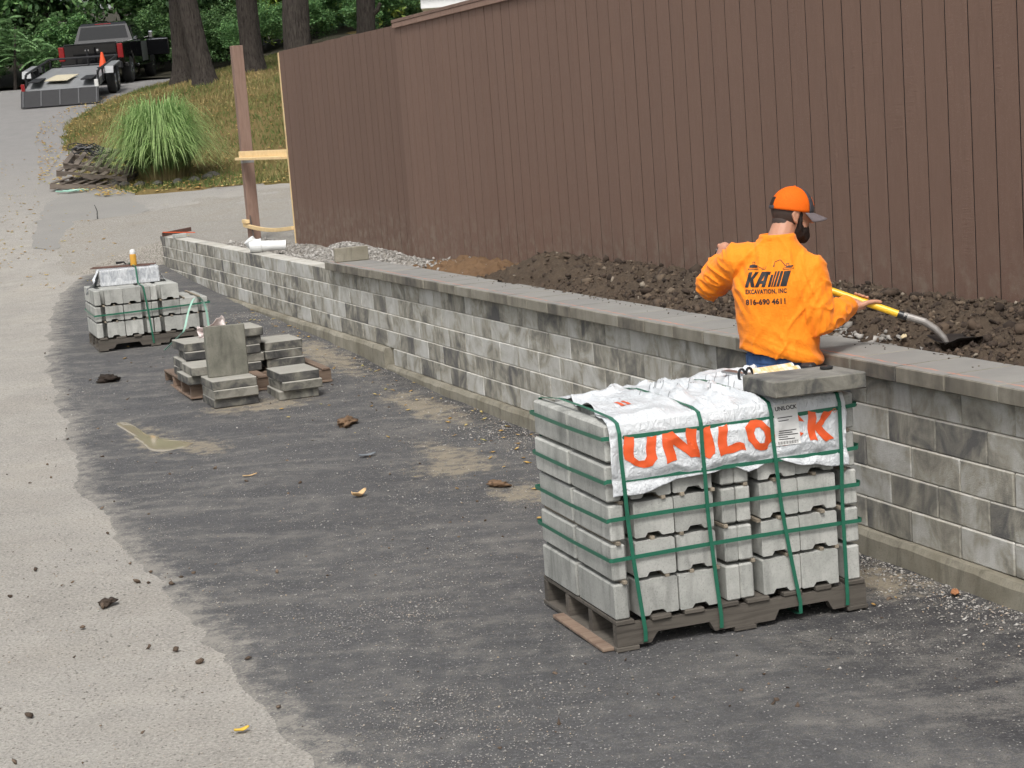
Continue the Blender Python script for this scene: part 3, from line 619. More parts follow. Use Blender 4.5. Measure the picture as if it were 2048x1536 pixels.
def cart(label,s,n,rz,c,z):
    t=thing('caulk_cartridge',label,'cartridge',Wp(s,n,z),A0+R(rz))
    MB().tube([(-.12,0,0),(.10,0,0)],.026,16).build('tube',c,t); MB().tube([(.10,0,0),(.106,0,0)],.027,16).build('end_cap',M['paper'],t); MB().tube([(-.12,0,0),(-.135,0,0),(-.19,0,.0)],[.024,.010,.005],10).build('nozzle',M['paper'],t)
M['yellowlabel']=(lambda t:(t.fin(t.mix(t.mr(t.noise(t.mapn(t.ob(),(30,4,4)),1.,3),.4,.6),(.80,.48,.16),(.78,.74,.62)),.5)))(NT('cartridge_print'))
cart('yellow and white caulk cartridge behind the slab, nearer the wall',.86,-.66,4,M['yellowlabel'],1.002); cart('yellow caulk cartridge lying against the back of the slab',.775,-.675,7,M['yellowlabel'],1.0)
def crumple(name,label,cat,cx,size,m,seed,loc,rz=0,h=.06):
    u=np.linspace(-1,1,34); X,Y=np.meshgrid(u,u); rr=np.sqrt(X**2+Y**2); ang=np.arctan2(Y,X)
    k=np.clip(1.05-.12*vnoise(ang*2,seed)-rr*.0,.7,1.2); Z=h*(1-sst(.2,1.15,rr))+h*.5*np.abs(vnoise(X*3+seed,Y*3,seed))+h*.25*fbm(X*6,Y*6,seed,2); Z*=1-sst(.8,1.3,rr)*.9
    me=grid_mesh(name,X*size[0]*k,Y*size[1]*k,Z-.002); o=obj(name,me,m); o.location=loc; o.rotation_euler=(0,0,rz); s_=o.modifiers.new('t','SOLIDIFY'); s_.thickness=.0015; tag(o,label,cat); return o
crumple('plastic_bag','crumpled white plastic bag at the back of the covered block pallet','bag',0,(.10,.075),M['plastic'],3.3,Wp(.88,-.76,.975),A0,.045)
# ---------------------------------------------------------------- second bundle farther up the strip
P2=(11.99,-2.10); R2=A0-R(1.5); Z2=float(DZ(Wp(*P2)[1]+.3))+.006
b2o=thing('block_pallet','half-used pallet of tan concrete blocks with a wrapped grey bundle on top','pallet load',Wp(*P2,Z2),R2)
pallet_parts(1.14,.86,M['pallet'],b2o,7,9)
stack_blocks(b2o,3,M['block2'],21,skip={(2,3,0),(2,3,1)})
z=.1315+.165+.07; e=.016
ribbon([(-e,.84,z),(-e,.4,z),(-e,-e,z-.004),(.3,-e,z),(.6,-e,z+.006),(.9,-e,z+.012),(WB+e,-e,z+.02),(WB+e,.84,z+.02),(.5,.85,z),(-e,.84,z)],(0,0,1),.008).build('strap',M['strap'],b2o)
zt=.1315+2*.165+BH
ribbon([(.50,.85,.2),(.50,.84,zt+.2),(.50,.40,zt+.185),(.505,.38,zt+.01),(.50,-.006,zt+.004),(.505,-.011,zt-.04),(.53,-.012,.3),(.55,-.012,.03)],(1,0,0),.008).build('strap',M['strap'],b2o)
loc=lambda s,n,z:(Wp(s,n,z))
st=[(11.732,-1.02,.322),(11.735,-1.03,.511),(11.715,-1.062,.606),(11.658,-1.107,.643),(11.577,-1.175,.643),(11.50,-1.235,.574),(11.46,-1.275,.50),(11.38,-1.34,.363),(11.44,-1.40,.293),(11.583,-1.523,.16)]
sp=[Wp(*q) for q in st]; P=[Vector(p) for p in sp]; fine=[]
for i in range(len(P)-1):
    p0,p1,p2,p3=P[max(i-1,0)],P[i],P[i+1],P[min(i+2,len(P)-1)]
    for k in range(5):
        u=k/5; fine.append(.5*((2*p1)+(p2-p0)*u+(2*p0-5*p1+4*p2-p3)*u*u+(3*p1-p0-3*p2+p3)*u**3))
fine.append(P[-1]); o=ribbon(fine,(.93,.35,.1),.0105,.002).build('loose_strap',M['pale_strap']); tag(o,'cut pale green strap curling down from the tan block pallet to the ground','strap')
# wrapped bundle
pk=thing('wrapped_bundle','grey plastic-wrapped bundle of sheets on the back of the tan block pallet','bundle',Wp(12.46,-1.95,Z2+zt+.002),R2-R(4))
M['greysheet']=plain('blue_grey_sheet',(.30,.33,.37),.4,var=.2,sc=8); M['lightsheet']=plain('light_sheet',(.62,.64,.66),.35,var=.1,sc=8)
for k in range(9): MB().box(0+RNG.uniform(-.004,.004),.60,0,.36,.005+k*.0175,.005+k*.0175+.0155,.002).build('sheet',M['greysheet'] if k not in(0,1,8) else M['lightsheet'],pk)
def m_film():
    t=NT('clear_film'); tr=t.new('BsdfTransparent'); gl=t.new('BsdfPrincipled'); gl.inputs['Base Color'].default_value=(.8,.82,.84,1); gl.inputs['Roughness'].default_value=.18
    f=t.noise(t.mapn(t.ob(),(9,9,4)),2.,4,.6,1.5); t.L(t.bump(f,.5,.02),gl.inputs['Normal']); mx=t.new('MixShader'); t.L(t.mr(f,.35,.7,.25,.8),mx.inputs[0]); t.L(tr.outputs[0],mx.inputs[1]); t.L(gl.outputs[0],mx.inputs[2]); t.L(mx.outputs[0],t.out.inputs['Surface']); return t.m
M['film']=m_film()
MB().box(-.006,.606,-.006,.366,.0,.168,.006).build('film',M['film'],pk)
u=np.linspace(0,1,26); X,Yv=np.meshgrid(u,u); top=np.array([-.008,.0,.165]); 
Px=-.01-.16*Yv**1.3*(.4+.6*X)+.0*X; Py=.28*(1-X)*1.-.05*Yv; Pz=.165-.30*Yv*(1-.25*X)+.02*fbm(X*4,Yv*4,2.); Px=Px+.02*fbm(X*5,Yv*5,1.)
obj('film_flap',grid_mesh('film_flap',Px,Py,Pz),M['plastic'],pk)
Px=.61+.05*Yv*(1+.4*vnoise(X*6,1.)); Py=.30*(1-X)-.03; Pz=.09-.10*Yv+.012*fbm(X*6,Yv*5,4.); obj('film_flap',grid_mesh('film_flap',Px,Py,Pz),M['plastic'],pk)
zp=Z2+zt+.002+.170
M['rust']=plain('rusty_steel',(.12,.065,.05),.75,.2,var=.4)
for k,(a,b,lab) in enumerate(((( 12.80,-1.99),(12.50,-1.42),'rusty flat bar, nearest the camera on the wrapped bundle'),((12.86,-1.93),(12.58,-1.36),'rusty flat bar lying in the middle on the wrapped bundle'),((12.93,-1.95),(12.66,-1.33),'rusty flat bar at the back on the wrapped bundle'))):
    A,B=Vector(Wp(*a,zp+.006)),Vector(Wp(*b,zp+.006)); t=obj('flat_bar',MB().box(-.016,.016,-(B-A).length/2,(B-A).length/2,-.005,.005,.002).mesh('flat_bar'),M['rust']); t.location=(A+B)/2; t.rotation_euler=(B-A).to_track_quat('Y','Z').to_euler(); tag(t,lab,'metal bar','rusty bars on the wrapped bundle')
tr=thing('trowel','black trowel lying on the wrapped bundle beside the bottle','trowel',Wp(12.80,-1.62,zp+.014),A0+R(-50))
MB().prism([(-.05,0),(.05,0),(.03,.16),(-.03,.16)],0,.003,2).build('blade',M['blackplastic'],tr); MB().tube([(0,0,.004),(0,-.03,.03),(0,-.14,.03)],[.006,.008,.014],8).build('handle',M['blackplastic'],tr)
bo=thing('drink_bottle','yellow bottle with a white cap standing on the wrapped bundle','bottle',Wp(12.60,-1.57,zp+.0115),0)
MB().lathe([(.030,0),(.034,.006),(.034,.085),(.033,.105),(.028,.125)],18).build('body',plain('yellow_drink',(.62,.33,.05),.25,var=.1),bo); MB().lathe([(.030,.118),(.031,.14),(.026,.160),(.010,.168)],18).build('cap',M['paper'],bo)
# ---------------------------------------------------------------- loose slabs on and around the third pallet
Z3=float(DZ(15.))+.004
pl=thing('wooden_pallet','reddish brown wooden pallet under the loose slab stacks','pallet',Wp(8.60,-1.84,Z3),A0)
for ch in list(pallet_parts(1.22,1.2,M['pallet_red'],pl,7,5,.125,False,4).children): ch.parent=pl
bpy.data.objects.remove([c for c in pl.children if c.type=='EMPTY'][0]) if any(c.type=='EMPTY' for c in pl.children) else None
ORD={1:['only'],2:['upper','lower'],3:['top','middle','bottom'],4:['top','second from top','third from top','bottom'],5:['top','second from top','middle','second from bottom','bottom']}
def slabs(name,s,n,z,cnt,seed,size=(.335,.45)):
    r=np.random.default_rng(seed)
    for k in range(cnt):
        o=obj('coping_stone',SL,M['slab']); o.location=Wp(s+r.normal(0,.016),n+r.normal(0,.014),z+k*.0755); o.rotation_euler=(0,0,A0+r.normal(0,.035)); o.scale=(size[0]/.335,size[1]/.45,1)
        tag(o,'%s slab of the %s'%(ORD[cnt][cnt-1-k],name),'slab','loose coping slabs around the brown pallet')
zg=float(DZ(14.2))+.008; zd=Z3+.1262
slabs('ground stack of three slabs that carries the upright slab',8.06,-1.77,zg,3,1,(.37,.44)); slabs('separate ground stack of three, nearest the retaining wall',8.04,-1.215,zg,3,2)
slabs('low two-slab stack on the front left corner of the pallet',8.50,-1.83,zd,2,3); slabs('four-slab stack on the back left of the pallet',8.98,-1.79,zd,4,4)
slabs('tall five-slab stack in the middle of the pallet',8.98,-1.452,zd,5,5); slabs('three-slab stack on the back right of the pallet',9.0,-1.10,zd,3,6)
o=obj('coping_stone',MB().box(0,.335,0,.075,0,.425,.008).mesh('slab_upright'),M['upright']); o.location=Wp(8.27,-1.735,zg+3*.0755+.001); o.rotation_euler=(R(-6),R(1.5),A0+R(2)); tag(o,'greenish grey slab standing upright on a ground stack','slab')
t=NT('pink_film'); M['pinkfilm']=t.fin(t.mix(t.noise(t.ob(),8,4),(.70,.55,.52),(.72,.68,.66)),.4,t.bump(t.noise(t.ob(),14,4),.5,.02))
u=np.linspace(0,1,24); X,V_=np.meshgrid(u,u); px=.0+.26*X; py=.06*fbm(X*3,V_*3,1.)+.05*X; pz=(.10+.09*sst(.35,.95,X)*(1-.5*sst(.93,1,X)))*V_+.012*fbm(X*6,V_*6,3.)
o=obj('plastic_sheet',grid_mesh('plastic_sheet',px,py,pz),M['pinkfilm']); o.location=Wp(9.30,-1.60,zd+4*.0755-.01); o.rotation_euler=(0,0,A0-R(2)); o.modifiers.new('t','SOLIDIFY').thickness=.002; tag(o,'crumpled pinkish plastic sheet sticking up behind the upright slab','plastic sheet')
# ---------------------------------------------------------------- things on the wall
o=obj('coping_stone',MB().box(-.165,.165,-.035,.035,0,.135,.005).mesh('slab_on_edge'),M['foot']); o.location=Wp(10.42,.17,.950); o.rotation_euler=(0,0,A0-R(6)); tag(o,'pale slab standing on edge at the far end of the capped stretch','slab')
pv=thing('pipe_fitting','white plastic drain pipe fitting lying on the uncapped wall top','pipe fitting',Wp(14.20,.06,.873),A0-R(18))
M['pvc']=plain('white_pvc',(.80,.81,.80),.35,var=.03)
MB().tube([(.06,0,.075),(.36,0,.06),(.40,0,.06)],[.062,.058,.062],20).build('spigot',M['pvc'],pv); MB().tube([(-.02,0,.078),(.10,0,.078)],.078,20).build('socket',M['pvc'],pv); MB().tube([(.03,.02,.075),(-.03,.0,.155)],[.07,.066],20).build('branch',M['pvc'],pv); MB().tube([(.098,0,.078),(.112,0,.078)],.083,20).build('rim',M['pvc'],pv)
bd=thing('marking_board','rust red board with orange line lying across the far wall end','board',Wp(19.62,.02,.874),A0+R(4)); bar(MB(),(-.03,0,.03),(.46,.25,.06),.03,.06).build('board',M['rust'],bd); bar(MB(),(-.03,-.02,.066),(.44,-.05,.02),.02,.012).build('string',M['orange_ink'],bd)
o=obj('brick',MB().box(-.09,.09,-.05,.05,0,.055,.006).mesh('brick'),M['block']); o.location=Wp(18.95,.11,.874); o.rotation_euler=(0,0,A0+.3); tag(o,'grey half block lying on the far end of the uncapped wall','block')
# ================================================================ the worker
M['hivis']=(lambda t:(t.fin(t.mix(t.noise(t.ob(),30,3),(.95,.235,.006),(1.,.29,.010)),.75,t.bump(t.math('ADD',t.math('ADD',t.mr(t.math('ABSOLUTE',t.math('SUBTRACT',t.noise(t.mapn(t.pos(),(15,15,4.5),rot=(0,R(14),0)),1.3,3,.55,1.2),.5)),0,.10,1,0,True),t.math('MULTIPLY',t.mr(t.math('ABSOLUTE',t.math('SUBTRACT',t.noise(t.mapn(t.pos(),(9,9,20),rot=(0,R(-35),0)),1.2,3,.55,1.4),.5)),0,.09,1,0,True),.6)),t.math('MULTIPLY',t.noise(t.pos(),420,2),.12)),.20,.007),spec=.3,sheen=.15)))(NT('orange_shirt'))
M['denim']=(lambda t:(t.fin(t.mix(t.mr(t.noise(t.mapn(t.ob(),(14,14,5)),1.5,4),.3,.7),(.018,.045,.13),(.07,.15,.33)),.85,t.bump(t.noise(t.ob(),40,4),.4,.006))))(NT('blue_denim'))
M['skin']=(lambda t:(t.fin(t.mix(t.noise(t.ob(),18,4),(.44,.215,.135),(.56,.30,.20)),.5,t.bump(t.noise(t.ob(),160,3),.12,.002),spec=.4)))(NT('skin')); M['skin'].node_tree.nodes['Principled BSDF'].inputs['Subsurface Weight'].default_value=.08
M['hair']=(lambda t:(t.fin(t.mix(t.noise(t.mapn(t.ob(),(120,120,40)),1.,3),(.010,.007,.006),(.035,.024,.02)),.7,t.bump(t.noise(t.ob(),260,3),.9,.004),spec=.3)))(NT('dark_hair'))
M['fade']=(lambda t:(t.fin(t.mix(t.noise(t.ob(),240,3),(.022,.015,.012),(.075,.048,.038)),.7,t.bump(t.noise(t.ob(),260,3),.5,.003))))(NT('cropped_hair'))
M['capfab']=(lambda t:(t.fin(t.mix(t.mr(t.vor(t.ob(),420),.2,.5),(1.,.20,.012),(.75,.12,.006)),.8,spec=.2)))(NT('orange_mesh')); M['capdark']=plain('charcoal_cloth',(.055,.053,.06),.85,var=.2,sc=200); M['brim']=plain('grey_brim',(.16,.135,.14),.8,var=.1,sc=200)
M['boot']=plain('brown_boot',(.10,.06,.035),.7); M['pouch']=plain('black_leather',(.02,.02,.022),.55)
def ring(c,xd,yd,a,b,n=28,p=2.3,dz=None):
    o=[]
    for k in range(n):
        t_=2*math.pi*k/n; ct,st_=math.cos(t_),math.sin(t_); x=a*math.copysign(abs(ct)**(2/p),ct); y=b*math.copysign(abs(st_)**(2/p),st_)
        q=Vector(c)+Vector(xd)*x+Vector(yd)*y
        if dz: q.z+=dz(x,y)
        o.append(q)
    return o
def ell(mb,c,f,l,u,rf,rl,ru,n=18,m=12):
    rings=[]
    for i in range(1,m):
        ph=-math.pi/2+math.pi*i/m; rings.append([Vector(c)+f*(rf*math.cos(ph)*math.cos(2*math.pi*k/n))+l*(rl*math.cos(ph)*math.sin(2*math.pi*k/n))+u*(ru*math.sin(ph)) for k in range(n)])
    mb.loft(rings); return mb
def limb(mb,pts,rad,n=14):
    # tapered chain with rounded ends
    P=[Vector(p) for p in pts]; a=(P[0]-P[1]).normalized(); b=(P[-1]-P[-2]).normalized()
    Q=[P[0]+a*rad[0]*.9,P[0]+a*rad[0]*.55]; RR=[rad[0]*.35,rad[0]*.82]
    for i in range(len(P)-1):
        for k in range(4): u_=k/4; Q.append(P[i].lerp(P[i+1],u_)); RR.append(rad[i]*(1-u_)+rad[i+1]*u_)
    Q+= [P[-1],P[-1]+b*rad[-1]*.55,P[-1]+b*rad[-1]*.9]; RR+=[rad[-1],rad[-1]*.82,rad[-1]*.35]
    mb.tube(Q,RR,n); return mb
def remesh(mb,name,vox,smooth=6,fac=.5):
    me=mb.mesh(name); o=bpy.data.objects.new(name,me); COL.objects.link(o)
    r=o.modifiers.new('r','REMESH'); r.mode='VOXEL'; r.voxel_size=vox; r.use_smooth_shade=True
    s=o.modifiers.new('s','SMOOTH'); s.factor=fac; s.iterations=smooth
    bpy.context.view_layer.update(); m2=bpy.data.meshes.new_from_object(o.evaluated_get(bpy.context.evaluated_depsgraph_get()))
    bpy.data.objects.remove(o); m2.name=name; m2.polygons.foreach_set('use_smooth',[True]*len(m2.polygons)); return m2
BASE=Vector((1.33,8.49,0)); YAW=R(20); Fd=Vector((math.sin(YAW),math.cos(YAW),0)); Rt=Vector((math.cos(YAW),-math.sin(YAW),0)); Zu=Vector((0,0,1))
person=thing('person','worker in orange long-sleeved shirt, jeans and orange cap shovelling behind the wall','person',BASE)
def W_(p): return Vector(p)-BASE
SHL,SHR=W_((1.150,8.562,1.432)),W_((1.482,8.44,1.368)); ELL,WRL=W_((1.028,8.72,1.305)),W_((1.092,8.825,1.415)); ELR,WRR=W_((1.500,8.39,1.128)),W_((1.700,8.575,1.176))
# shovel line
SL0,SL1=W_((1.118,8.84,1.446)),W_((1.918,8.52,1.112)); SD=(SL1-SL0).normalized()
C=W_((1.424,8.54,1.640)); hf=Vector((.965,.20,-.20)).normalized(); hl=Zu.cross(hf).normalized(); hu=hf.cross(hl)
HS=1.10
mb=MB()
# head, neck
ell(mb,C+hu*.028-hf*.006,hf,hl,hu,.097,.076,.098); ell(mb,C+hf*.030-hu*.055,hf,hl,hu,.062,.056,.072); ell(mb,C+hf*.066-hu*.012,hf,hl,hu,.030,.042,.050)
limb(mb,[C+hf*.088+hu*.012,C+hf*.108-hu*.022],[.009,.014],8); ell(mb,C+hf*.083-hu*.062,hf,hl,hu,.014,.026,.016); ell(mb,C+hf*.072-hu*.100,hf,hl,hu,.02,.028,.022)
for sg in (-1,1):
    e=C+hl*(.078*sg)-hu*.012-hf*.004; limb(mb,[e+hu*.026+hf*.006,e+hu*.030-hf*.012,e+hu*.008-hf*.020,e-hu*.018-hf*.008,e-hu*.028+hf*.003],[.007,.008,.008,.008,.008],8); ell(mb,e,hf,hl,hu,.013,.006,.024,10,8)
    ell(mb,C+hf*.086+hl*(.030*sg)+hu*.012,hf,hl,hu,.010,.014,.010,10,8)
limb(mb,[W_((1.345,8.505,1.42)),W_((1.352,8.508,1.52)),C-hu*.03-hf*.024],[.085,.064,.058])
# core under the clothes
mb.loft([ring(W_((1.335,8.492,z)),Rt,Fd,a,b) for z,a,b in ((.82,.15,.10),(.95,.155,.10),(1.1,.15,.10),(1.25,.17,.105),(1.38,.17,.09),(1.46,.11,.07))])
limb(mb,[SHL,ELL,WRL],[.055,.043,.030]); limb(mb,[SHR,ELR,WRR],[.055,.043,.030])
for sg in (-1,1):
    hip=Rt*(.095*sg)+Vector((0,0,.90)); kn=Rt*(.11*sg)+Fd*.03+Vector((0,0,.50)); an=Rt*(.13*sg)-Fd*.02+Vector((0,0,.10)); limb(mb,[hip,kn,an],[.07,.05,.036]); limb(mb,[an-Vector((0,0,.05)),an-Vector((0,0,.055))+Fd*.13],[.035,.03])
def hand(mb,wr,H,side,d,grip_u):
    # fist closed round the shaft (axis d through H); grip_u = where the palm sits, seen from the shaft
    a=grip_u-d*grip_u.dot(d); a.normalize(); b=d.cross(a)*side
    palm=H+a*.038; limb(mb,[wr,wr.lerp(palm,.55),palm],[.028,.030,.030],12)
    for k in range(4):
        off=d*((.030-.021*k)*1.0); r0=.0095-(.0012 if k==3 else 0); span=(230,250,245,215)[k]
        pts=[palm+off*.9-a*.0]
        for j in range(1,7):
            an=R(span*j/6); pts.append(H+off+(a*math.cos(an)+b*math.sin(an))*(.0285))
        limb(mb,pts,[.0125]+[r0*1.08,r0*1.05,r0,r0,r0*.95,r0*.85],8)
    th=[palm-b*.012+d*.02,H-b*.026+a*.016+d*.048,H-b*.028-a*.004+d*.078,H-b*.024-a*.014+d*.100]; limb(mb,th,[.016,.0125,.0105,.009],8)
HR=SL0+SD*((W_((1.745,8.59,1.187))-SL0).dot(SD)); HL=SL0
hand(mb,WRR,HR,1,SD,(Vector((-.2,-.75,-.62)))); hand(mb,WRL,HL,-1,SD,Vector((-.35,-.1,.6)))
obj('body',remesh(mb,'body',.0052,3,.4),M['skin'],person)
# shirt
mb=MB()
def hemz(x,y): return -.055*sst(-.05,.22,x)+.035*sst(.02,.2,-x)
R_=[]
for z,a,b,dx,dy in ((.968,.200,.150,.006,-.004),(.99,.200,.148,.006,-.004),(1.02,.195,.145,.004,-.002),(1.08,.192,.142,.003,0),(1.16,.196,.142,.002,.002),(1.25,.206,.146,0,.004),(1.33,.206,.142,0,.008),(1.39,.190,.130,.002,.012),(1.44,.158,.112,.006,.014),(1.485,.130,.094,.010,.016),(1.52,.098,.084,.014,.018),(1.545,.086,.080,.016,.018)):
    R_.append(ring(Vector((-.006,.004,z))+Rt*(dx-.006)+Fd*dy,Rt,Fd,a,b,36,2.25,hemz if z<1. else None))
mb.loft(R_)
limb(mb,[W_((1.255,8.53,1.43)),SHL,SHL.lerp(ELL,.55),ELL,ELL.lerp(WRL,.5),ELL.lerp(WRL,.88)],[.085,.090,.084,.076,.062,.047],16)
limb(mb,[W_((1.405,8.47,1.405)),SHR,SHR.lerp(ELR,.5),ELR+Vector((0,0,-.012)),ELR.lerp(WRR,.5),ELR.lerp(WRR,.86)],[.082,.084,.084,.082,.066,.048],16)
for q,w2 in ((SHL,.0),(SHR,.0)): limb(mb,[W_((1.352,8.505,1.470)),W_((1.352,8.505,1.470)).lerp(q,.55),q],[.065,.068,.070],14)
sm_=remesh(mb,'shirt',.0062,6,.5)
n=len(sm_.vertices); co=np.empty(n*3); sm_.vertices.foreach_get('co',co); co=co.reshape(-1,3); no=np.empty(n*3); sm_.vertices.foreach_get('normal',no); no=no.reshape(-1,3)
rx=co@np.array(Rt); ry=co@np.array(Fd); z=co[:,2]
back=sst(.0,.08,-ry)*sst(.88,.95,z)
f1=(1-np.abs(vnoise(rx*17+z*4.2+.9*vnoise(rx*5,z*5),z*2.4,1.)))**3.5; f2=(1-np.abs(vnoise(rx*12-z*11,z*4+rx*4,4.)))**4
lowm=1-sst(.93,1.12,z); f3=(1-np.abs(vnoise(rx*6+z*13,z*19+rx*8,7.)))**3
arm=np.maximum(sst(.20,.26,np.abs(rx)),0)
f4=(1-np.abs(vnoise(co[:,0]*17+z*22,co[:,1]*13-z*15,9.)))**3
dsp=.0085*(f1-.25)+.0075*(f2-.2)*(1-arm)+.015*lowm*(f3-.3)+.013*arm*(f4-.3)
gather=np.exp(-((np.abs(rx+.17)-.0)/.07)**2-((z-1.28)/.13)**2)*np.sin((rx*.8+z*.5)*150)*.004+np.exp(-((rx-.18)/.06)**2-((z-1.22)/.13)**2)*np.sin((rx*.9-z*.5)*140)*.004
yoke=.0055*np.exp(-((rx+.02)/.16)**2-((z-1.40)/.10)**2)*np.sin(rx*95+vnoise(z*6,rx*3)*2.)
co=co+no*(dsp+gather+yoke)[:,None]; sm_.vertices.foreach_set('co',co.ravel()); sm_.update()
shirt=obj('shirt',sm_,M['hivis'],person)
bvS=BVHTree.FromPolygons([v.co[:] for v in sm_.vertices],[tuple(p.vertices) for p in sm_.polygons])
rg_=lambda r,z_,k: [ring(Vector((-.006,.004,z_))+Rt*.010+Fd*.018,Rt,Fd,r,r*.93,32,2.1)]
MB().loft(rg_(.088,1.528,0)+rg_(.0885,1.541,0)+rg_(.083,1.552,0)+rg_(.076,1.552,0)+rg_(.074,1.53,0),False).build('collar',M['hivis'],shirt,True)
# back print
def back3(a,b): return Rt*a-Fd*.5+Vector((0,0,b))
par=lambda x0,x1,y0,y1,sh=.30:[[(x0+sh*0,y0),(x1,y0),(x1+sh*(y1-y0),y1)],[(x0,y0),(x1+sh*(y1-y0),y1),(x0+sh*(y1-y0),y1)]]
zc=1.312; T=[]
KAT={'K':[[(0,0),(0,1),(.34,1),(.34,.62),(.62,1),(1,1),(.62,.52),(.95,0),(.58,0),(.34,.38),(.34,0)]],'A':[[(0,0),(.30,1),(1.0,1),(1.0,0),(.66,0),(.66,.22),(.44,.22),(.38,0)],[(.5,.42),(.66,.42),(.66,.76)]]}
H=.072; B=zc-.002
def put(loops,x0,w_):
    return [[(x0+w_*a+.30*H*b,B+H*b) for a,b in t] for t in tess(loops)]
x0=-.140; T+=put(KAT['K'],x0,.052); T+=put(KAT['A'],x0+.050,.052)
T+=par(x0+.098,x0+.128,B+H*.80,B+H*.998); T+=par(x0+.116,x0+.128,B,B+H*.8)
for a,b in ((.1315,.1385),(.1425,.1525),(.1565,.1695),(.1745,.205)): T+=par(x0+a,x0+b,B,B+H)
T+=shift(font_tris('EXCAVATION, INC',.0262,.0011,1.1),-.036,zc-.033,.84,1.1); T+=shift(font_tris('816-690 4611',.036,.0013,1.04),-.036,zc-.085,.95)
def poly(l): return tess([l])
def machine(ox,oz,s,kind):
    o=[]
    def q(l): return poly([(ox+a*s,oz+b*s) for a,b in l])
    o+=q([(0,0),(1.0,0),(1.08,.12),(1.0,.14),(.95,.06),(.05,.06),(.0,.14),(-.08,.12)]); o+=q([(.02,.16),(.98,.16),(.98,.21),(.02,.21)])
    if kind: 
        o+=q([(.1,.24),(.9,.24),(.95,.42),(.6,.46),(.6,.52),(.1,.44)]); o+=q([(.62,.48),(.68,.48),(.66,.74),(.60,.74)]); o+=q([(.42,.7),(.66,.7),(.66,.75),(.40,.75)]); o+=q([(.40,.46),(.44,.46),(.44,.75),(.40,.75)]); o+=q([(.95,.3),(1.35,.12),(1.6,.14),(1.6,.18),(1.36,.17),(.97,.36)])
        o+=q([(1.35,.0),(1.7,.0),(1.8,.3),(1.76,.3),(1.67,.05),(1.37,.05)])
    else:
        o+=q([(.35,.24),(1.0,.24),(1.0,.40),(.62,.40),(.35,.34)]); o+=q([(.3,.24),(.36,.24),(.36,.62),(.3,.62)]); o+=q([(.3,.58),(.6,.58),(.6,.63),(.3,.63)]); o+=q([(.55,.36),(.61,.36),(.61,.62),(.55,.62)])
        o+=q([(.32,.36),(-.28,1.0),(-.36,1.0),(.22,.34)]); o+=q([(-.28,1.0),(-.36,1.03),(-.88,.86),(-.86,.80)]); o+=q([(-.86,.86),(-.82,.86),(-.92,.5),(-1.0,.5)]); o+=q([(-1.0,.5),(-.86,.46),(-.92,.32),(-1.06,.38)])
    return o
T+=machine(-.122,zc+.080,.050,True)+machine(.050,zc+.076,.046,False)
drape('back_print',T,M['black_ink'],shirt,bvS,back3,Fd[:],.0016,.008)['kind']='stuff'
# jeans, belt, pouch, boots
mb=MB(); mb.loft([ring(Vector((0,0,z_)),Rt,Fd,a,b,30,2.3) for z_,a,b in ((.80,.168,.128),(.86,.176,.130),(.93,.172,.122),(.985,.165,.116))])
for sg in (-1,1):
    hip=Rt*(.085*sg)+Vector((0,0,.84)); kn=Rt*(.11*sg)+Fd*.03+Vector((0,0,.50)); an=Rt*(.13*sg)-Fd*.02+Vector((0,0,.11)); limb(mb,[hip,kn,an],[.098,.075,.066])
jm=remesh(mb,'jeans',.009,5); n=len(jm.vertices); co=np.empty(n*3); jm.vertices.foreach_get('co',co); co=co.reshape(-1,3); no=np.empty(n*3); jm.vertices.foreach_get('normal',no); no=no.reshape(-1,3)
co+=no*(.007*(1-np.abs(vnoise(co[:,0]*9,co[:,1]*9,co[:,2]*17)))**2)[:,None]; jm.vertices.foreach_set('co',co.ravel()); jm.update()
je=obj('jeans',jm,M['denim'],person)
for sg in (-1,1): MB().obox(Rt*(.085*sg)-Fd*.138+Vector((0,0,.845)),.115,.006,.12,Matrix.Rotation(-YAW,4,'Z'),.003).build('pocket',M['denim'],je)
MB().loft([ring(Vector((0,0,z_)),Rt,Fd,.176,.127,30,2.3) for z_ in (.935,.972)],False).build('waistband',M['denim'],je)
mb=MB(); mb.obox(Rt*.15-Fd*.125+Vector((0,0,.87)),.07,.06,.13,Matrix.Rotation(-YAW-.4,4,'Z'),.012); mb.build('tool_pouch',M['pouch'],person)
for sg in (-1,1):
    an=Rt*(.13*sg)-Fd*.02; mb=MB(); limb(mb,[an+Vector((0,0,.14)),an+Vector((0,0,.075))],[.058,.056]); limb(mb,[an+Vector((0,0,.048))-Fd*.03,an+Vector((0,0,.046))+Fd*.16],[.046,.042]); mb.obox(an+Fd*.07+Vector((0,0,.014)),.095,.29,.026,Matrix.Rotation(-YAW,4,'Z'),.008)
    obj('boot',remesh(mb,'boot',.008,4),M['boot'],person)
# hair, beard, cap
def patch(c,rf,rl,ru,u0,u1,a0,a1,nu=14,na=26):
    A,P_=np.meshgrid(np.linspace(a0,a1,na),np.linspace(u0,u1,nu)); V=[]
    for a,ph in zip(A.ravel(),P_.ravel()): V.append(Vector(c)+hf*(rf*math.cos(ph)*math.cos(a))+hl*(rl*math.cos(ph)*math.sin(a))+hu*(ru*math.sin(ph)))
    i=np.arange(nu-1)[:,None]*na+np.arange(na-1)[None]; return np.array([v[:] for v in V]),np.stack([i,i+1,i+1+na,i+na],-1).reshape(-1,4)
def patch_obj(name,m,parent,th,*a,**k):
    V,F=patch(*a,**k); o=obj(name,np_mesh(name,V,F,True),m,parent); s=o.modifiers.new('t','SOLIDIFY'); s.thickness=th; s.offset=0; return o
HC=C+hu*.028-hf*.006
patch_obj('hair',M['fade'],person,.003,HC,.1020,.0805,.1045,R(-68),R(8),R(84),R(276)); 
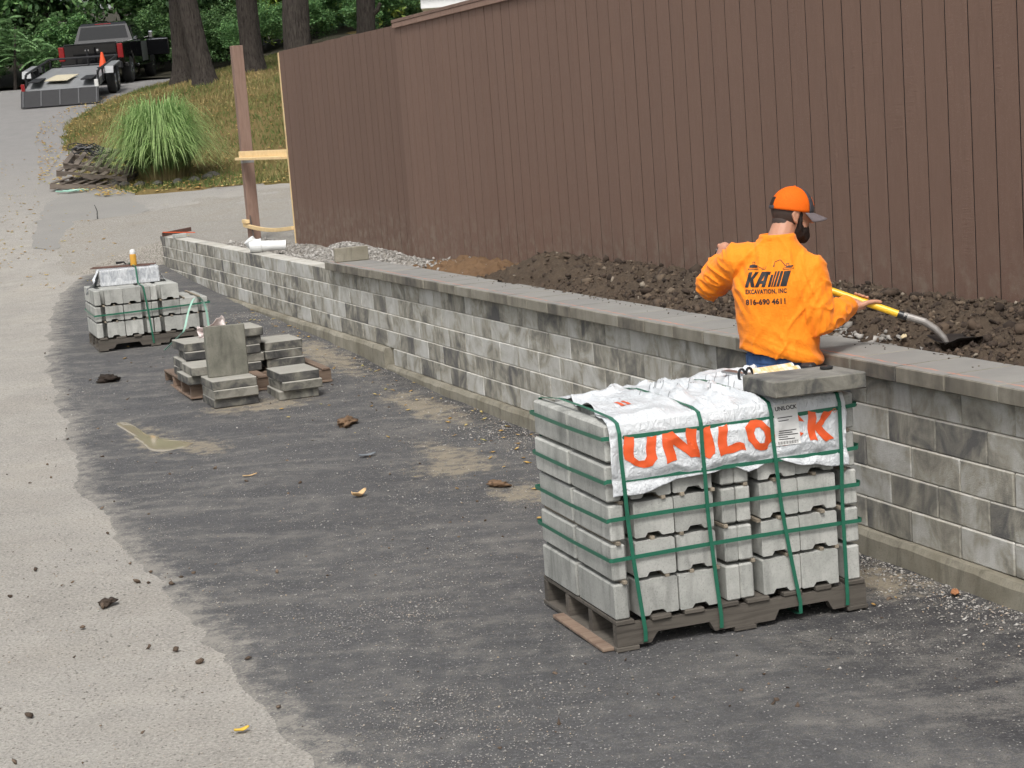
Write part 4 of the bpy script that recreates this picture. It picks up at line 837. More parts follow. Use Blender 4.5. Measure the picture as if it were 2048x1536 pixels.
mb=MB(); ell(mb,C-hf*.045-hu*.045,hf,hl,hu,.050,.060,.055); obj('nape_hair',remesh(mb,'nape_hair',.006,3),M['fade'],person)
mb=MB(); ell(mb,C+hf*.034-hu*.076,hf,hl,hu,.064,.058,.060); ell(mb,C+hf*.070-hu*.098,hf,hl,hu,.034,.040,.040); [limb(mb,[C+hf*.018+hl*(.071*sg)+hu*.012,C+hf*.022+hl*(.064*sg)-hu*.03,C+hf*.03+hl*(.05*sg)-hu*.07],[.009,.012,.016],8) for sg in (-1,1)]
br=remesh(mb,'beard',.006,3); n=len(br.vertices); co=np.empty(n*3); br.vertices.foreach_get('co',co); co=co.reshape(-1,3); no=np.empty(n*3); br.vertices.foreach_get('normal',no); co+=no.reshape(-1,3)*(.0022*vnoise(co[:,0]*260,co[:,1]*260,co[:,2]*140))[:,None]; br.vertices.foreach_set('co',co.ravel())
obj('beard',br,M['hair'],person)
cap=obj('cap',None,None,person); CC=HC+hu*-.008; capR=(.1075,.0865,.112)
patch_obj('crown',M['capfab'],cap,.003,CC,*capR,R(-3),R(88.5),R(52),R(308),18,44); patch_obj('front_panel',M['capdark'],cap,.003,CC,capR[0]+.002,capR[1]+.002,capR[2]+.0015,R(-3),R(88),R(-53),R(53),18,22)
patch_obj('rear_opening',M['hair'],cap,.002,CC,capR[0]+.0022,capR[1]+.002,capR[2]+.002,R(4),R(27),R(166),R(194),8,10); patch_obj('strap',M['capdark'],cap,.002,CC,capR[0]+.0045,capR[1]+.004,capR[2]+.003,R(-4),R(5),R(160),R(200),4,10)
patch_obj('logo_patch',M['capfab'],cap,.002,CC,capR[0]+.0045,capR[1]+.004,capR[2]+.003,R(14),R(38),R(-20),R(20),6,8)
V=[];NA,NR=21,7
for j in range(NR):
    for i in range(NA):
        a=R(-68+136*i/(NA-1)); q=j/(NR-1); x=capR[0]*math.cos(a)+q*.078*math.cos(a)**.55 if math.cos(a)>0 else 0; y=capR[1]*math.sin(a)*(1+.02*q); V.append(CC+hf*x+hl*y-hu*(.004+.020*q+.022*(math.sin(a)**2)*(.3+q)))
i=np.arange(NR-1)[:,None]*NA+np.arange(NA-1)[None]; o=obj('brim',np_mesh('brim',np.array([v[:] for v in V]),np.stack([i,i+1,i+1+NA,i+NA],-1).reshape(-1,4),True),M['brim'],cap); o.modifiers.new('t','SOLIDIFY').thickness=.004
o=MB().lathe([(.006,0),(.0075,.002),(.004,.005)],10).build('button',M['capfab'],cap); o.location=CC+hu*.112
# ---------------------------------------------------------------- shovel
sv=thing('shovel','long-handled shovel with yellow shaft and steel blade held by the worker','shovel',tuple(BASE))
M['yellow']=plain('yellow_fibreglass',(.86,.52,.03),.4,var=.06); M['steelworn']=plain('worn_steel',(.33,.31,.29),.5,.55,var=.35,sc=40)
a=SL0-SD*.03; MB().tube([a,SL1],.0175,16).build('shaft',M['yellow'],sv); MB().tube([SL1-SD*.002,SL1+SD*.045],.0195,16).build('collar',M['blackplastic'],sv); MB().tube([a-SD*.01,a+SD*.02],.0185,14).build('grip',M['blackplastic'],sv)
cur=[W_(p) for p in ((1.94,8.51,1.104),(2.035,8.485,1.069),(2.085,8.472,1.030),(2.122,8.462,.985),(2.135,8.458,.957))]; MB().tube(cur,[.019,.0185,.018,.016,.012],14).build('socket',M['steelworn'],sv)
u=np.linspace(0,1,16); v=np.linspace(-1,1,17); Uq,Vq=np.meshgrid(u,v); wd=.108*np.clip(1.02-.1*Uq-.9*np.maximum(Uq-.55,0)**1.2*1.9,0.05,1)
bd_=Vector((.84,.50,-.06)).normalized(); bs_=Vector((-.50,.84,0)); b0=W_((2.110,8.445,.966))
Pb=np.array(b0)[None,None]+np.array(bd_)[None,None]*(Uq*.27)[...,None]+np.array(bs_)[None,None]*(Vq*wd)[...,None]+np.array([0,0,1.])[None,None]*(.030*(np.abs(Vq)**2)*(1-Uq*.6)+.012*Uq)[...,None]
o=obj('blade',grid_mesh('blade',Pb[...,0],Pb[...,1],Pb[...,2]),plain('dark_steel',(.05,.045,.042),.5,.5,var=.4),sv); o.modifiers.new('t','SOLIDIFY').thickness=.003
# ================================================================ vehicles up the hill
M['blackpaint']=plain('black_paint',(.004,.004,.005),.14,0,.5,var=.1,coat=.5,bump=0); M['chrome']=plain('chrome',(.75,.76,.78),.12,1.,bump=0); M['glass']=plain('dark_glass',(.006,.007,.008),.06,0,.4,bump=0)
M['tyre']=plain('tyre_rubber',(.018,.018,.018),.8); M['tail']=plain('tail_light',(.24,.006,.008),.25,coat=.3,bump=0); M['rim']=plain('alloy_rim',(.55,.56,.58),.25,.9,bump=0)
def wheel(parent,x,y,r,w_,z=None):
    wobj=MB().lathe([(r*.62,-w_/2),(r*.9,-w_/2),(r,-w_*.36),(r,w_*.36),(r*.9,w_/2),(r*.62,w_/2)],26).build('wheel',M['tyre'],parent,True); wobj.rotation_euler=(0,R(90),0); wobj.location=(x,y,r if z is None else z)
    s=1 if x>0 else -1; mb=MB().lathe([(r*.62,s*w_*.30),(r*.60,s*w_*.46),(r*.16,s*w_*.40),(r*.12,s*w_*.5),(.01,s*w_*.5)],26); mb.build('rim',M['rim'],wobj)
    for k in range(5):
        a=2*math.pi*k/5; o=MB().box(r*.14,r*.56,-.035,.035,-.012,.012,.004).build('spoke',M['rim'],wobj); o.rotation_euler=(0,0,a); o.location=(0,0,s*w_*.47)
TY=55.0; tk=thing('pickup_truck','black crew pickup truck with its passenger door open, parked up the drive','truck',(-12.15,TY,float(DZ(TY))+.0),0.,rx=R(4.2))
def arch(cy,r,z0,n=9): return [(cy+r*math.cos(a),z0+r*math.sin(a)*1.0) for a in np.linspace(0,math.pi,n)]
prof=[(5.62,.62)]+arch(4.78,.50,.50)+[(4.20,.52),(1.62,.52)]+arch(1.12,.50,.50)+[(.55,.60),(0.02,.62),(.0,1.27),(1.95,1.30),(2.05,1.26),(4.15,1.21),(5.3,1.12),(5.62,1.0)]
def shrink(k): 
    c=np.array([2.8,.95]); return [tuple(c+(np.array(p)-c)*np.array([1-k*.35,1-k])) for p in prof]
mb=MB(); mb.loft([[(x,y,z) for y,z in shrink(k)] for x,k in ((-1.0,.12),(-.965,.03),(-.90,0),(.90,0),(.965,.03),(1.0,.12))]); mb.build('body',M['blackpaint'],tk,False)
mb=MB(); mb.loft([[(-a,y0,z),(a,y0,z),(a,y1,z),(-a,y1,z)] for z,a,y0,y1 in ((1.24,.93,1.98,4.25),(1.30,.93,2.0,4.2),(1.80,.76,2.2,3.55),(1.87,.70,2.3,3.45),(1.895,.6,2.5,3.3))]); cab=mb.build('cab',M['blackpaint'],tk)
def quad(name,pts,m,parent,th=.012):
    a=np.array(pts,float); nrm=np.cross(a[1]-a[0],a[2]-a[0]); nrm/=np.linalg.norm(nrm); MB().add(np.concatenate([a,a+nrm*th]),[(0,1,2,3),(7,6,5,4),(0,4,5,1),(1,5,6,2),(2,6,7,3),(3,7,4,0)]).build(name,m,parent)
quad('rear_window',[(-.80,2.035,1.36),(.80,2.035,1.36),(.70,2.17,1.76),(-.70,2.17,1.76)],M['glass'],cab)
for s in (-1,1):
    quad('side_window',[(s*.912,2.25,1.33),(s*.912,3.0,1.33),(s*.80,3.0,1.74),(s*.80,2.4,1.74)],M['glass'],cab); quad('side_window',[(s*.912,3.08,1.33),(s*.912,4.0,1.33),(s*.80,3.5,1.74),(s*.80,3.08,1.74)],M['glass'],cab)
    MB().box(s*.90-.09,s*.90+.09,-.012,.05,.80,1.24,.02).build('tail_light',M['tail'],tk)
    MB().tube([(s*.95,3.9,1.30),(s*1.16,3.92,1.34)],.02,6).build('mirror_arm',M['blackplastic'],tk); MB().box(s*1.16-.07,s*1.16+.08,3.86,3.96,1.28,1.50,.03).build('mirror',M['chrome'] if s>0 else M['blackplastic'],tk)
    MB().box(s*1.0-.05,s*1.0+.06,2.0,4.1,.47,.53,.015).build('running_board',M['chrome'],tk)
    for y in (1.12,4.78): wheel(tk,s*.86,y,.41,.27)
quad('windscreen',[(.80,4.16,1.34),(-.80,4.16,1.34),(-.68,3.6,1.78),(.68,3.6,1.78)],M['glass'],cab)
tg=MB().box(-.80,.80,-.035,.02,.70,1.275,.012).build('tailgate',M['blackpaint'],tk); MB().box(-.17,-.04,-.05,-.036,1.07,1.12,.006).build('handle',M['chrome'],tg); MB().box(.18,.25,-.045,-.036,1.05,1.12,.006).build('emblem',M['chrome'],tg); MB().box(-.80,.80,-.05,.03,1.277,1.31,.008).build('spoiler',M['blackplastic'],tg)
MB().box(-.95,.95,-.14,-.002,.50,.69,.03).build('bumper',M['blackplastic'],tk); MB().box(-.26,.26,2.24,2.30,1.80,1.85,.01).build('brake_light',M['tail'],cab)
dr=MB().box(0,.80,-.04,.04,.72,1.24,.02).build('door',M['blackpaint'],tk); dr.location=(1.0,3.95,0); dr.rotation_euler=(0,0,R(-18)); MB().box(0.05,.77,-.045,.045,1.21,1.235,.006).build('window_trim',M['chrome'],dr); MB().box(.06,.7,-.02,.02,1.24,1.27,.004).build('window_seal',M['blackplastic'],dr)
MB().box(.965,1.005,2.95,3.9,.58,1.2).build('cabin_opening',plain('grey_interior',(.10,.11,.10),.7),tk)
# trailer
M['trailsteel']=plain('worn_grey_steel',(.27,.275,.28),.55,.3,var=.3,sc=6); M['ribsteel']=plain('scuffed_steel',(.05,.052,.056),.6,.0,var=.4); M['darksteel']=plain('black_steel',(.012,.012,.014),.7,.0,var=.3,sc=8)
tz=float(DZ(48.0)); tl=thing('flatbed_trailer','black flatbed equipment trailer with lowered ramp behind the pickup truck','trailer',(-11.57,47.9,tz+.02),R(5.0),rx=R(6.6))
ra=MB(); q=Matrix.Rotation(R(52),4,'X'); ra.obox((0,.16,.20),2.08,.52,.03,q,.004); rp=ra.build('ramp',M['darksteel'],tl)
for x in (-.98,-.5,0,.5,.98): MB().obox((x,.142,.212),.04,.50,.03,q,.004).build('rib',M['ribsteel'],rp)
MB().add([(-.95,.36,.40),(.95,.36,.40),(.95,1.5,.58),(-.95,1.5,.58),(-.95,5.6,.60),(.95,5.6,.60),(-.95,.36,.34),(.95,.36,.34),(.95,5.6,.50),(-.95,5.6,.50)],[(0,1,2,3),(3,2,5,4),(6,7,1,0),(4,5,8,9),(6,9,8,7),(0,3,4,9,6),(1,7,8,5,2)]).build('deck',M['trailsteel'],tl)
MB().box(-.86,-.55,.5,1.7,.60,.63,.004,Matrix.Rotation(R(0),4,'X')).build('guide_plate',M['darksteel'],tl); MB().box(.55,.86,.5,1.7,.60,.63,.004).build('guide_plate',M['darksteel'],tl)
for s in (-1,1):
    MB().tube([(s*.97,.9,.72),(s*.98,1.2,.80),(s*1.0,5.6,.86)],.032,8).build('rail',M['darksteel'],tl)
    for y in (.95,2.0,3.1,4.2,5.5): MB().box(s*.97-.025,s*.97+.025,y-.025,y+.025,.42,.80,.004).build('rail_post',M['darksteel'],tl)
    MB().prism([(2.05,.62),(2.2,.80),(3.95,.82),(4.1,.62),(4.0,.62),(3.9,.78),(2.25,.76),(2.12,.62)],s*1.0,s*1.26,0).build('fender',M['trailsteel'],tl)
    for y in (2.65,3.45): wheel(tl,s*1.12,y,.36,.22)
    MB().box(s*.98-.05,s*.98+.05,.34,.40,.38,.60,.006).build('corner_lamp',M['tail'] if s<0 else M['paper'],tl)
MB().tube([(-1.0,5.6,.86),(1.0,5.6,.86)],.032,8).build('rail',M['darksteel'],tl); MB().box(-.05,.05,5.6,6.95,.45,.53,.008).build('tongue',M['darksteel'],tl); MB().tube([(0,6.6,.2),(0,6.6,1.05)],.03,8).build('jack',M['darksteel'],tl)
def on_trailer(p): return tl.matrix_basis@Vector(p)
tl_m=Matrix.Translation(Vector((-11.57,47.9,tz+.02)))@(Matrix.Rotation(R(5.0),4,'Z')@Matrix.Rotation(R(6.6),4,'X'))
o=obj('plywood_sheet',MB().box(-.32,.32,-.55,.55,0,.02,.002).mesh('plywood'),plain('pale_plywood',(.52,.47,.34),.8)); o.matrix_basis=tl_m@Matrix.Translation((-.08,1.45,.615))@Matrix.Rotation(R(3.),4,'X')@Matrix.Rotation(R(-9),4,'Z'); tag(o,'pale plywood sheet lying on the trailer deck','plywood')
cn=thing('traffic_cone','orange traffic cone standing on the trailer deck behind the truck','cone',tuple(tl_m@Vector((.72,4.3,.61))),0.)
MB().box(-.15,.15,-.15,.15,0,.03,.006).build('base',M['blackplastic'],cn); MB().lathe([(.12,.03),(.115,.05),(.03,.45),(.012,.455)],18).build('body',plain('cone_orange',(.80,.09,.02),.5),cn)
# ================================================================ heap of old pallets
zb=float(DZ(35.))+.02
def old_pallet(label,loc,rot,seed,W=1.25,D=1.0):
    t=thing('wooden_pallet',label,'pallet',loc,rot[2],'old pallets heaped beside the drive',rot[0],rot[1])
    pp=pallet_parts(W,D,M['dark_pallet'],t,7,seed,.13,seed%2==0,3)
    for ch in list(pp.children): ch.parent=t
    bpy.data.objects.remove(pp)
    return t
old_pallet('dark broken pallet at the bottom of the heap by the drive',(-8.78,34.75,zb),(R(5),R(5.5),R(-9)),31,1.5,1.)
old_pallet('weathered pallet in the middle of the heap by the drive',(-8.62,34.72,zb+.24),(R(9),R(9),R(-6)),32,1.42,1.)
old_pallet('tilted pallet on top of the heap by the drive',(-8.52,34.95,zb+.38),(R(22),R(11),R(-4)),34,1.3,.95)
def squiggle(name,label,cat,c,m,n,rad,r,seed,flat=True):
    rg=np.random.default_rng(seed); mb=MB(); 
    for k in range(n):
        a0=rg.uniform(0,6.28); pts=[]; cx=rg.normal(0,rad*.5); cy=rg.normal(0,rad*.3)
        for j in range(14):
            a=a0+j*.55; q=rad*(.4+.5*rg.random()); pts.append((cx+q*math.cos(a)*1.4,cy+q*math.sin(a)*.6,.03*rg.random()+(0 if flat else .12*math.sin(j*.6)**2)+r))
        mb.tube(pts,r,5)
    o=mb.build(name,m); o.location=c; tag(o,label,cat); return o
squiggle('strap_tangle','tangle of cut black strapping on top of the old pallet heap','strapping',(-8.0,35.05,zb+.62),M['blackplastic'],6,.24,.012,4,False).rotation_euler=(R(22),R(11),0)
squiggle('strap_tangle','pale green strapping coiled on the asphalt in front of the pallet heap','strapping',(-8.15,34.35,float(DZ(34.35))+.02),M['pale_strap'],4,.2,.012,5)
# ================================================================ ornamental grass clump with edging stones
def blades(name,n,seed,base_r,h,spread,wd,m,sx=1.):
    rg=np.random.default_rng(seed); SEG=7; V=np.zeros((n,SEG+1,2,3)); tpar=np.zeros((n,SEG+1,2))
    a=rg.uniform(0,2*math.pi,n); r0=base_r*np.sqrt(rg.random(n)); hh=rg.random(n); L=h*(.42+.62*hh+.08*rg.normal(size=n)); out=spread*(.95-.62*hh+.14*rg.normal(size=n)); ph=rg.uniform(1.75,2.85,n)-.35*hh; az=a+rg.normal(0,.5,n)
    for j in range(SEG+1):
        t_=j/SEG; th_=ph*t_; d=r0+out*(1-np.cos(th_))*.62+out*.15*t_; z=L*np.sin(th_)
        z=np.maximum(z,.03); x=d*np.cos(az)*sx+base_r*.2*np.cos(a); y=d*np.sin(az)+base_r*.2*np.sin(a); w_=wd*(1-t_**2.2)*.5+.0008
        px,py=-np.sin(az),np.cos(az)
        for k,s in ((0,-1),(1,1)): V[:,j,k]=np.stack([x+px*w_*s,y+py*w_*s,z],-1); tpar[:,j,k]=t_
    idx=(np.arange(n)[:,None]*(SEG+1)+np.arange(SEG)[None])*2; F=np.stack([idx,idx+1,idx+3,idx+2],-1).reshape(-1,4)
    me=np_mesh(name,V.reshape(-1,3),F,False); fattr(me,'t',tpar.ravel()); fattr(me,'rnd',np.repeat(rg.random(n),(SEG+1)*2)); return me
def m_leafy(name,stops,rough=.55,trans=.35,attr='t'):
    t=NT(name); a=t.attr(attr); r=t.attr('rnd'); col=t.ramp(a,stops); col=t.mix(1.,col,t.mr(r,0,1,.7,1.25),'MULTIPLY'); t.fin(col,rough,spec=.35); tl_=t.new('BsdfTranslucent'); t.L(col,tl_.inputs[0]); mx=t.new('MixShader'); mx.inputs[0].default_value=trans; t.L(t.b.outputs[0],mx.inputs[1]); t.L(tl_.outputs[0],mx.inputs[2]); t.L(mx.outputs[0],t.out.inputs['Surface']); return t.m
M['reed']=m_leafy('reed_blades',[(0.,(.26,.19,.09)),(.14,(.20,.19,.075)),(.30,(.12,.22,.08)),(.55,(.23,.39,.13)),(1.,(.42,.55,.22))])
cl=thing('grass_clump','tall arching ornamental grass clump with bright green blades on the lawn edge','ornamental grass',(-6.56,35.0,1.44),0.)
obj('blade',blades('clump_blades',3600,5,.40,1.50,.88,.019,M['reed']),M['reed'],cl)['kind']='stuff'
M['stone']=m_concrete('edging_stone',(.06,.055,.048),(.13,.12,.105),.4,5.)
ico=bmesh.new(); bmesh.ops.create_icosphere(ico,subdivisions=2,radius=1.); icoV=np.array([v.co[:] for v in ico.verts]); icoF=np.array([[v.index for v in f.verts] for f in ico.faces]); ico.free()
ico1=bmesh.new(); bmesh.ops.create_icosphere(ico1,subdivisions=1,radius=1.); i1V=np.array([v.co[:] for v in ico1.verts]); i1F=np.array([[v.index for v in f.verts] for f in ico1.faces]); ico1.free()
sv_=icoV*np.array([.15,.10,.07]); sv_=sv_*(1+.18*vnoise(icoV[:,0]*2,icoV[:,1]*2,icoV[:,2]*2))[:,None]; smesh=np_mesh('stone',sv_,icoF)
for k in range(9):
    a=R(185+170*k/8); x,y=-6.56+1.0*math.cos(a),35.0+.75*math.sin(a); o=obj('edging_stone',smesh,M['stone']); o.location=(x,y,ground_z(x,y)+.03); o.rotation_euler=(RNG.uniform(-.2,.2),RNG.uniform(-.2,.2),a+RNG.normal(0,.3)); tag(o,'dark edging stone, %s from the left round the ornamental grass'%['first','second','third','fourth','fifth','sixth','seventh','eighth','ninth'][k],'stone','stones round the grass clump')
# ================================================================ trees
def crown(seed,n,nc,r,leaf,flat=.75):
    rg=np.random.default_rng(seed); d=rg.normal(size=(nc,3)); d/=np.linalg.norm(d,axis=1)[:,None]; cc=d*(rg.random(nc)**.45)[:,None]*np.array(r)*.86
    cs=rg.uniform(.16,.34,nc)*np.mean(r); ci=rg.integers(0,nc,n); off=rg.normal(size=(n,3)); off/=np.linalg.norm(off,axis=1)[:,None]; off*=(rg.random(n)**.5)[:,None]
    P=cc[ci]+off*cs[ci][:,None]*np.array([1,1,flat]); P[:,2]-=.10*(off[:,0]**2+off[:,1]**2)*cs[ci]
    nm=rg.normal(size=(n,3))*.75+np.array([0,0,.9])+off*.5; nm/=np.linalg.norm(nm,axis=1)[:,None]; t1=np.cross(nm,rg.normal(size=(n,3))); t1/=np.linalg.norm(t1,axis=1)[:,None]; t2=np.cross(nm,t1)
    L=leaf*rg.uniform(.6,1.25,n)[:,None]; V=np.stack([P-t1*L*.55,P+t2*L*.30-nm*L*.06,P+t1*L*.6-nm*L*.12,P-t2*L*.30-nm*L*.06],1)
    F=np.arange(n*4).reshape(n,4); me=np_mesh('crown',V.reshape(-1,3),F,False); rn=rg.random(n)*.6+rg.random(nc)[ci]*.4; fattr(me,'rnd',np.repeat(rn,4)); fattr(me,'t',np.repeat(rg.random(n),4)); return me
def m_foliage(name,c0,c1,c2): return m_leafy(name,[(0,c0),(.6,c1),(1,c2)],.5,.3,'t')
FO=[m_foliage('dark_foliage',(.052,.11,.045),(.105,.20,.07),(.20,.33,.12)),m_foliage('mid_foliage',(.08,.175,.068),(.15,.30,.11),(.27,.45,.16)),m_foliage('light_foliage',(.11,.20,.04),(.22,.33,.065),(.40,.44,.09)),m_foliage('blue_green_foliage',(.05,.10,.065),(.09,.18,.11),(.18,.29,.18))]
CR=[crown(11,9000,70,(3.,3.,2.9),.20),crown(12,9000,60,(3.,2.8,3.0),.22),crown(13,9500,90,(2.9,2.9,2.8),.18),crown(14,8000,50,(3.1,3.,2.6),.24)]
def m_bark():
    t=NT('bark'); p=t.ob(); a=t.noise(t.mapn(p,(16,16,3.)),1.6,5,.65,.8); b=t.noise(p,3,3); v=t.vor(t.mapn(p,(20,20,4)),1.2); col=t.mix(t.mr(a,.35,.7),(.016,.013,.011),(.085,.072,.062)); col=t.mix(t.mr(v,.3,.7,0,.5),col,(.075,.065,.056)); return t.fin(col,.95,t.bump(a,1.,.06),spec=.2)
M['bark']=m_bark()
def trunk_mesh(h,r0,lean,seed,branches=4):
    rg=np.random.default_rng(seed); n=26; mb=MB(); rings=[]
    for z in np.concatenate([[-.35,0,.12,.3],np.linspace(.6,h,16)]):
        r=r0*(1-.35*max(z,0)/h)*(1+.55*math.exp(-max(z,0)/.28)); cx,cy=lean[0]*z/h+.04*float(vnoise(z*.5,seed)),lean[1]*z/h; rr=[]
        for k in range(n):
            a=2*math.pi*k/n; q=r*(1+.09*float(vnoise(math.cos(a)*4+seed,math.sin(a)*4,z*1.2))+.05*float(vnoise(math.cos(a)*11,math.sin(a)*11,z*2.3))); rr.append((cx+q*math.cos(a),cy+q*math.sin(a),z))
        rings.append(rr)
    mb.loft(rings)
    for k in range(branches):
        z=h*(.72+.07*k); a=rg.uniform(0,6.28); p0=Vector((lean[0]*z/h,lean[1]*z/h,z)); d=Vector((math.cos(a),math.sin(a),.7)); L=rg.uniform(2,3.2); mb.tube([p0,p0+d*L*.35,p0+d*L*.7+Vector((0,0,.3)),p0+d*L+Vector((0,0,.8))],[r0*.42,r0*.3,r0*.18,r0*.07],8)
    return mb.mesh('trunk',True)
def tree(name,label,loc,h,r0,lean,seed,kind,crowns,group):
    t=thing(name,label,'tree',loc,0.,group); obj('trunk',trunk_mesh(h,r0,lean,seed),M['bark'],t)
    for k,(dx,dy,dz,sc) in enumerate(crowns):
        o=obj('crown',CR[(seed+k)%4],None,t); o.location=(lean[0]+dx,lean[1]+dy,h+dz); o.scale=(sc,sc,sc*.85); o.rotation_euler=(0,0,seed*1.3+k)
        o.material_slots[0].link='OBJECT' if o.material_slots else 'OBJECT'; o.material_slots[0].material=FO[kind]
for c in CR: c.materials.append(FO[0])
big=[(0,0,.9,.9)]
tree('oak_tree','thick dark trunk leaning left, nearest the truck, in front of another trunk',(-7.32,46.,3.55),8.5,.26,(-1.0,.1),1,0,big,'lawn trees')
tree('oak_tree','thick dark trunk just behind the leaning one nearest the truck',(-8.33,49.,3.85),9.,.28,(.1,.2),2,1,big,'lawn trees')
tree('oak_tree','dark upright trunk directly behind the bare fence post',(-6.22,47.,3.72),9.,.29,(.10,.3),3,0,big,'lawn trees')
tree('oak_tree','widest dark trunk rising behind the end stretch of fence',(-4.42,42.,2.6),9.,.34,(.15,.3),4,1,big,'lawn trees')
tree('oak_tree','dark trunk with a stub branch, rightmost above the fence',(-3.36,50.,3.9),9.5,.27,(.3,.2),5,0,big,'lawn trees')
MB().tube([(.15,0,1.35),(.42,-.05,1.55),(.5,-.08,1.72)],[.10,.07,.045],8).build('stub',M['bark'],[o for o in bpy.data.objects if o.name.startswith('oak_tree')][-1])
BG=[(-21.5,62,1.25,0,3.0),(-18.3,59.5,1.0,1,2.6),(-16.0,63.,1.1,0,2.9),(-12.8,66,1.15,1,3.0),(-10.3,63.5,1.0,0,2.7),(-9.2,69,1.1,1,3.1),(-7.0,65.,.95,2,2.8),(-5.2,70,1.05,3,2.9),(-2.4,67.,1.,2,2.7),(.8,72,1.1,0,3.),
    (-23,72,1.5,1,7.5),(-18,74,1.5,0,8.),(-13.5,76,1.55,1,8.),(-9.,78,1.4,3,7.5),(-5.8,82,1.35,3,6.8),(-.4,86,1.3,2,6.5),(4,80,1.4,1,7.),(-15.5,84,1.6,1,9.),(-10.8,86,1.6,0,9.),(-21,80,1.6,0,8.5)]
WHERE=['far left edge of the picture, dark shade below','left of the truck, beside the drive','between the left shrubs and the truck','directly behind the truck cab','right behind the open truck door','above and behind the leaning trunk','bright yellow green between the two left trunks','behind the upright trunk','bright behind the widest trunk','hidden low behind the fence cap','tall at the far left behind the shrubs','tall, dark, left of the truck roof','tall, above the truck roof','tall blue green, left of the widest trunk','blue green between the widest and rightmost trunks','pale yellow green beside the utility poles','far right behind the porch roof','at the very back, left of the truck roof','at the very back, right of the truck roof','at the very back of the far left']
KN=['dark green','mid green','yellow green','blue green']
for k,((x,y,sc,kd,up),wh) in enumerate(zip(BG,WHERE)):
    gz=float(DZ(y)); t=thing('background_tree','%s leafy tree %s'%(KN[kd],wh),'tree',(x,y,gz-.1),0.,'trees behind the lawn and drive')
    for q in range(3 if up<4 else 1):
        a=k+q*2.1; MB().tube([(.15*math.cos(a),.15*math.sin(a),0),(.5*math.cos(a),.5*math.sin(a),up*.6),(.9*math.cos(a),.9*math.sin(a),up*1.1)],[.11*sc,.08*sc,.04],7).build('trunk',M['bark'],t)
    for q in range(2):
        o=obj('crown',CR[(k+q*2)%4],None,t); o.material_slots[0].link='OBJECT'; o.material_slots[0].material=FO[kd]; o.location=(q*.9*math.cos(k),q*.9*math.sin(k),up+(0 if q==0 else (1.6 if up<4 else -1.4))*sc); s_=sc*(1 if q==0 else .82); o.scale=(s_,s_,s_*(1.05)); o.rotation_euler=(0,0,k*1.7+q)
# pale drooping shrub left of the truck
t=thing('sumac_shrub','shrub with long pale green drooping fronds left of the truck','shrub',(-15.3,57.6,float(DZ(57.6))),0.,None)
mb=MB(); V=[];F=[];rg=np.random.default_rng(8)
for k in range(60):
    a=rg.uniform(0,6.28); p=Vector((rg.normal(0,.7),rg.normal(0,.5),rg.uniform(.6,2.5))); d=Vector((math.cos(a),math.sin(a),rg.uniform(-.1,.5))).normalized(); L=rg.uniform(.5,.95); side=d.cross(Vector((0,0,1))).normalized()
    for j in range(9):
        q=p+d*L*j/9+Vector((0,0,-.3*(j/9)**2))
        for s in (-1,1):
            tip=q+side*s*.24*(1-j/12)+d*.06+Vector((0,0,-.07)); b=len(V); V+= [q,q+d*.055+side*s*.1+Vector((0,0,.0)),tip,q-d*.035+side*s*.1+Vector((0,0,-.02))]; F.append((b,b+1,b+2,b+3))
me=np_mesh('fronds',np.array([v[:] for v in V]),np.array(F)); fattr(me,'rnd',np.repeat(rg.random(len(F)),4)); fattr(me,'t',np.repeat(rg.random(len(F)),4)); obj('fronds',me,m_foliage('pale_fronds',(.10,.20,.075),(.17,.30,.12),(.25,.40,.18)),t)['kind']='stuff'
MB().tube([(0,0,0),(.1,0,1.),(.2,.1,2.)],[.06,.04,.02],7).build('stem',M['bark'],t)
# ================================================================ porch, poles
M['white']=plain('white_paint',(.78,.79,.78),.5,var=.04)
hs_=thing('house_porch','white porch roof and post showing above the fence cap','porch',(-1.1,36.,1.5),0.)
MB().box(-.15,6.,-.1,1.2,2.98,3.30,.01).build('roof_edge',M['white'],hs_); MB().prism([(-.3,3.31),(6.2,3.31),(6.2,3.36),(-.3,3.36)],-.25,1.4,1).build('roof',plain('grey_shingle',(.2,.2,.2),.9),hs_); MB().box(.22,.38,.1,.26,0,2.975,.008).build('post',M['white'],hs_); MB().box(.17,.43,.05,.31,2.84,2.97,.008).build('post_cap',M['white'],hs_); MB().box(1.6,6.,.8,1.2,0,2.97).build('wall',M['white'],hs_)
M['polewood']=m_wood('pale_pole',(.34,.32,.29),(.46,.44,.41),axis=2,dark=.15)
for k,(x,y,lab) in enumerate(((-4.5,80,'thin pale utility pole against the rightmost trunk, carrying wires'),(-3.45,78,'thicker pale utility pole standing left of the porch roof'))):
    t=thing('utility_pole',lab,'utility pole',(x,y,4.6),0.); MB().tube([(0,0,-.5),(0,0,10.5)],[.16 if k else .12,.12],12).build('pole',M['polewood'],t); MB().box(-1.,1.,-.06,.06,9.4,9.52,.01).build('crossarm',M['polewood'],t)
    if k==0:
        for z in (1.15,1.45,1.75): MB().tube([(-40+4*j,-10+1.*j,z-.3*math.sin(math.pi*j/10)) for j in range(11)],.02,5).build('wire',M['pvc'],t)
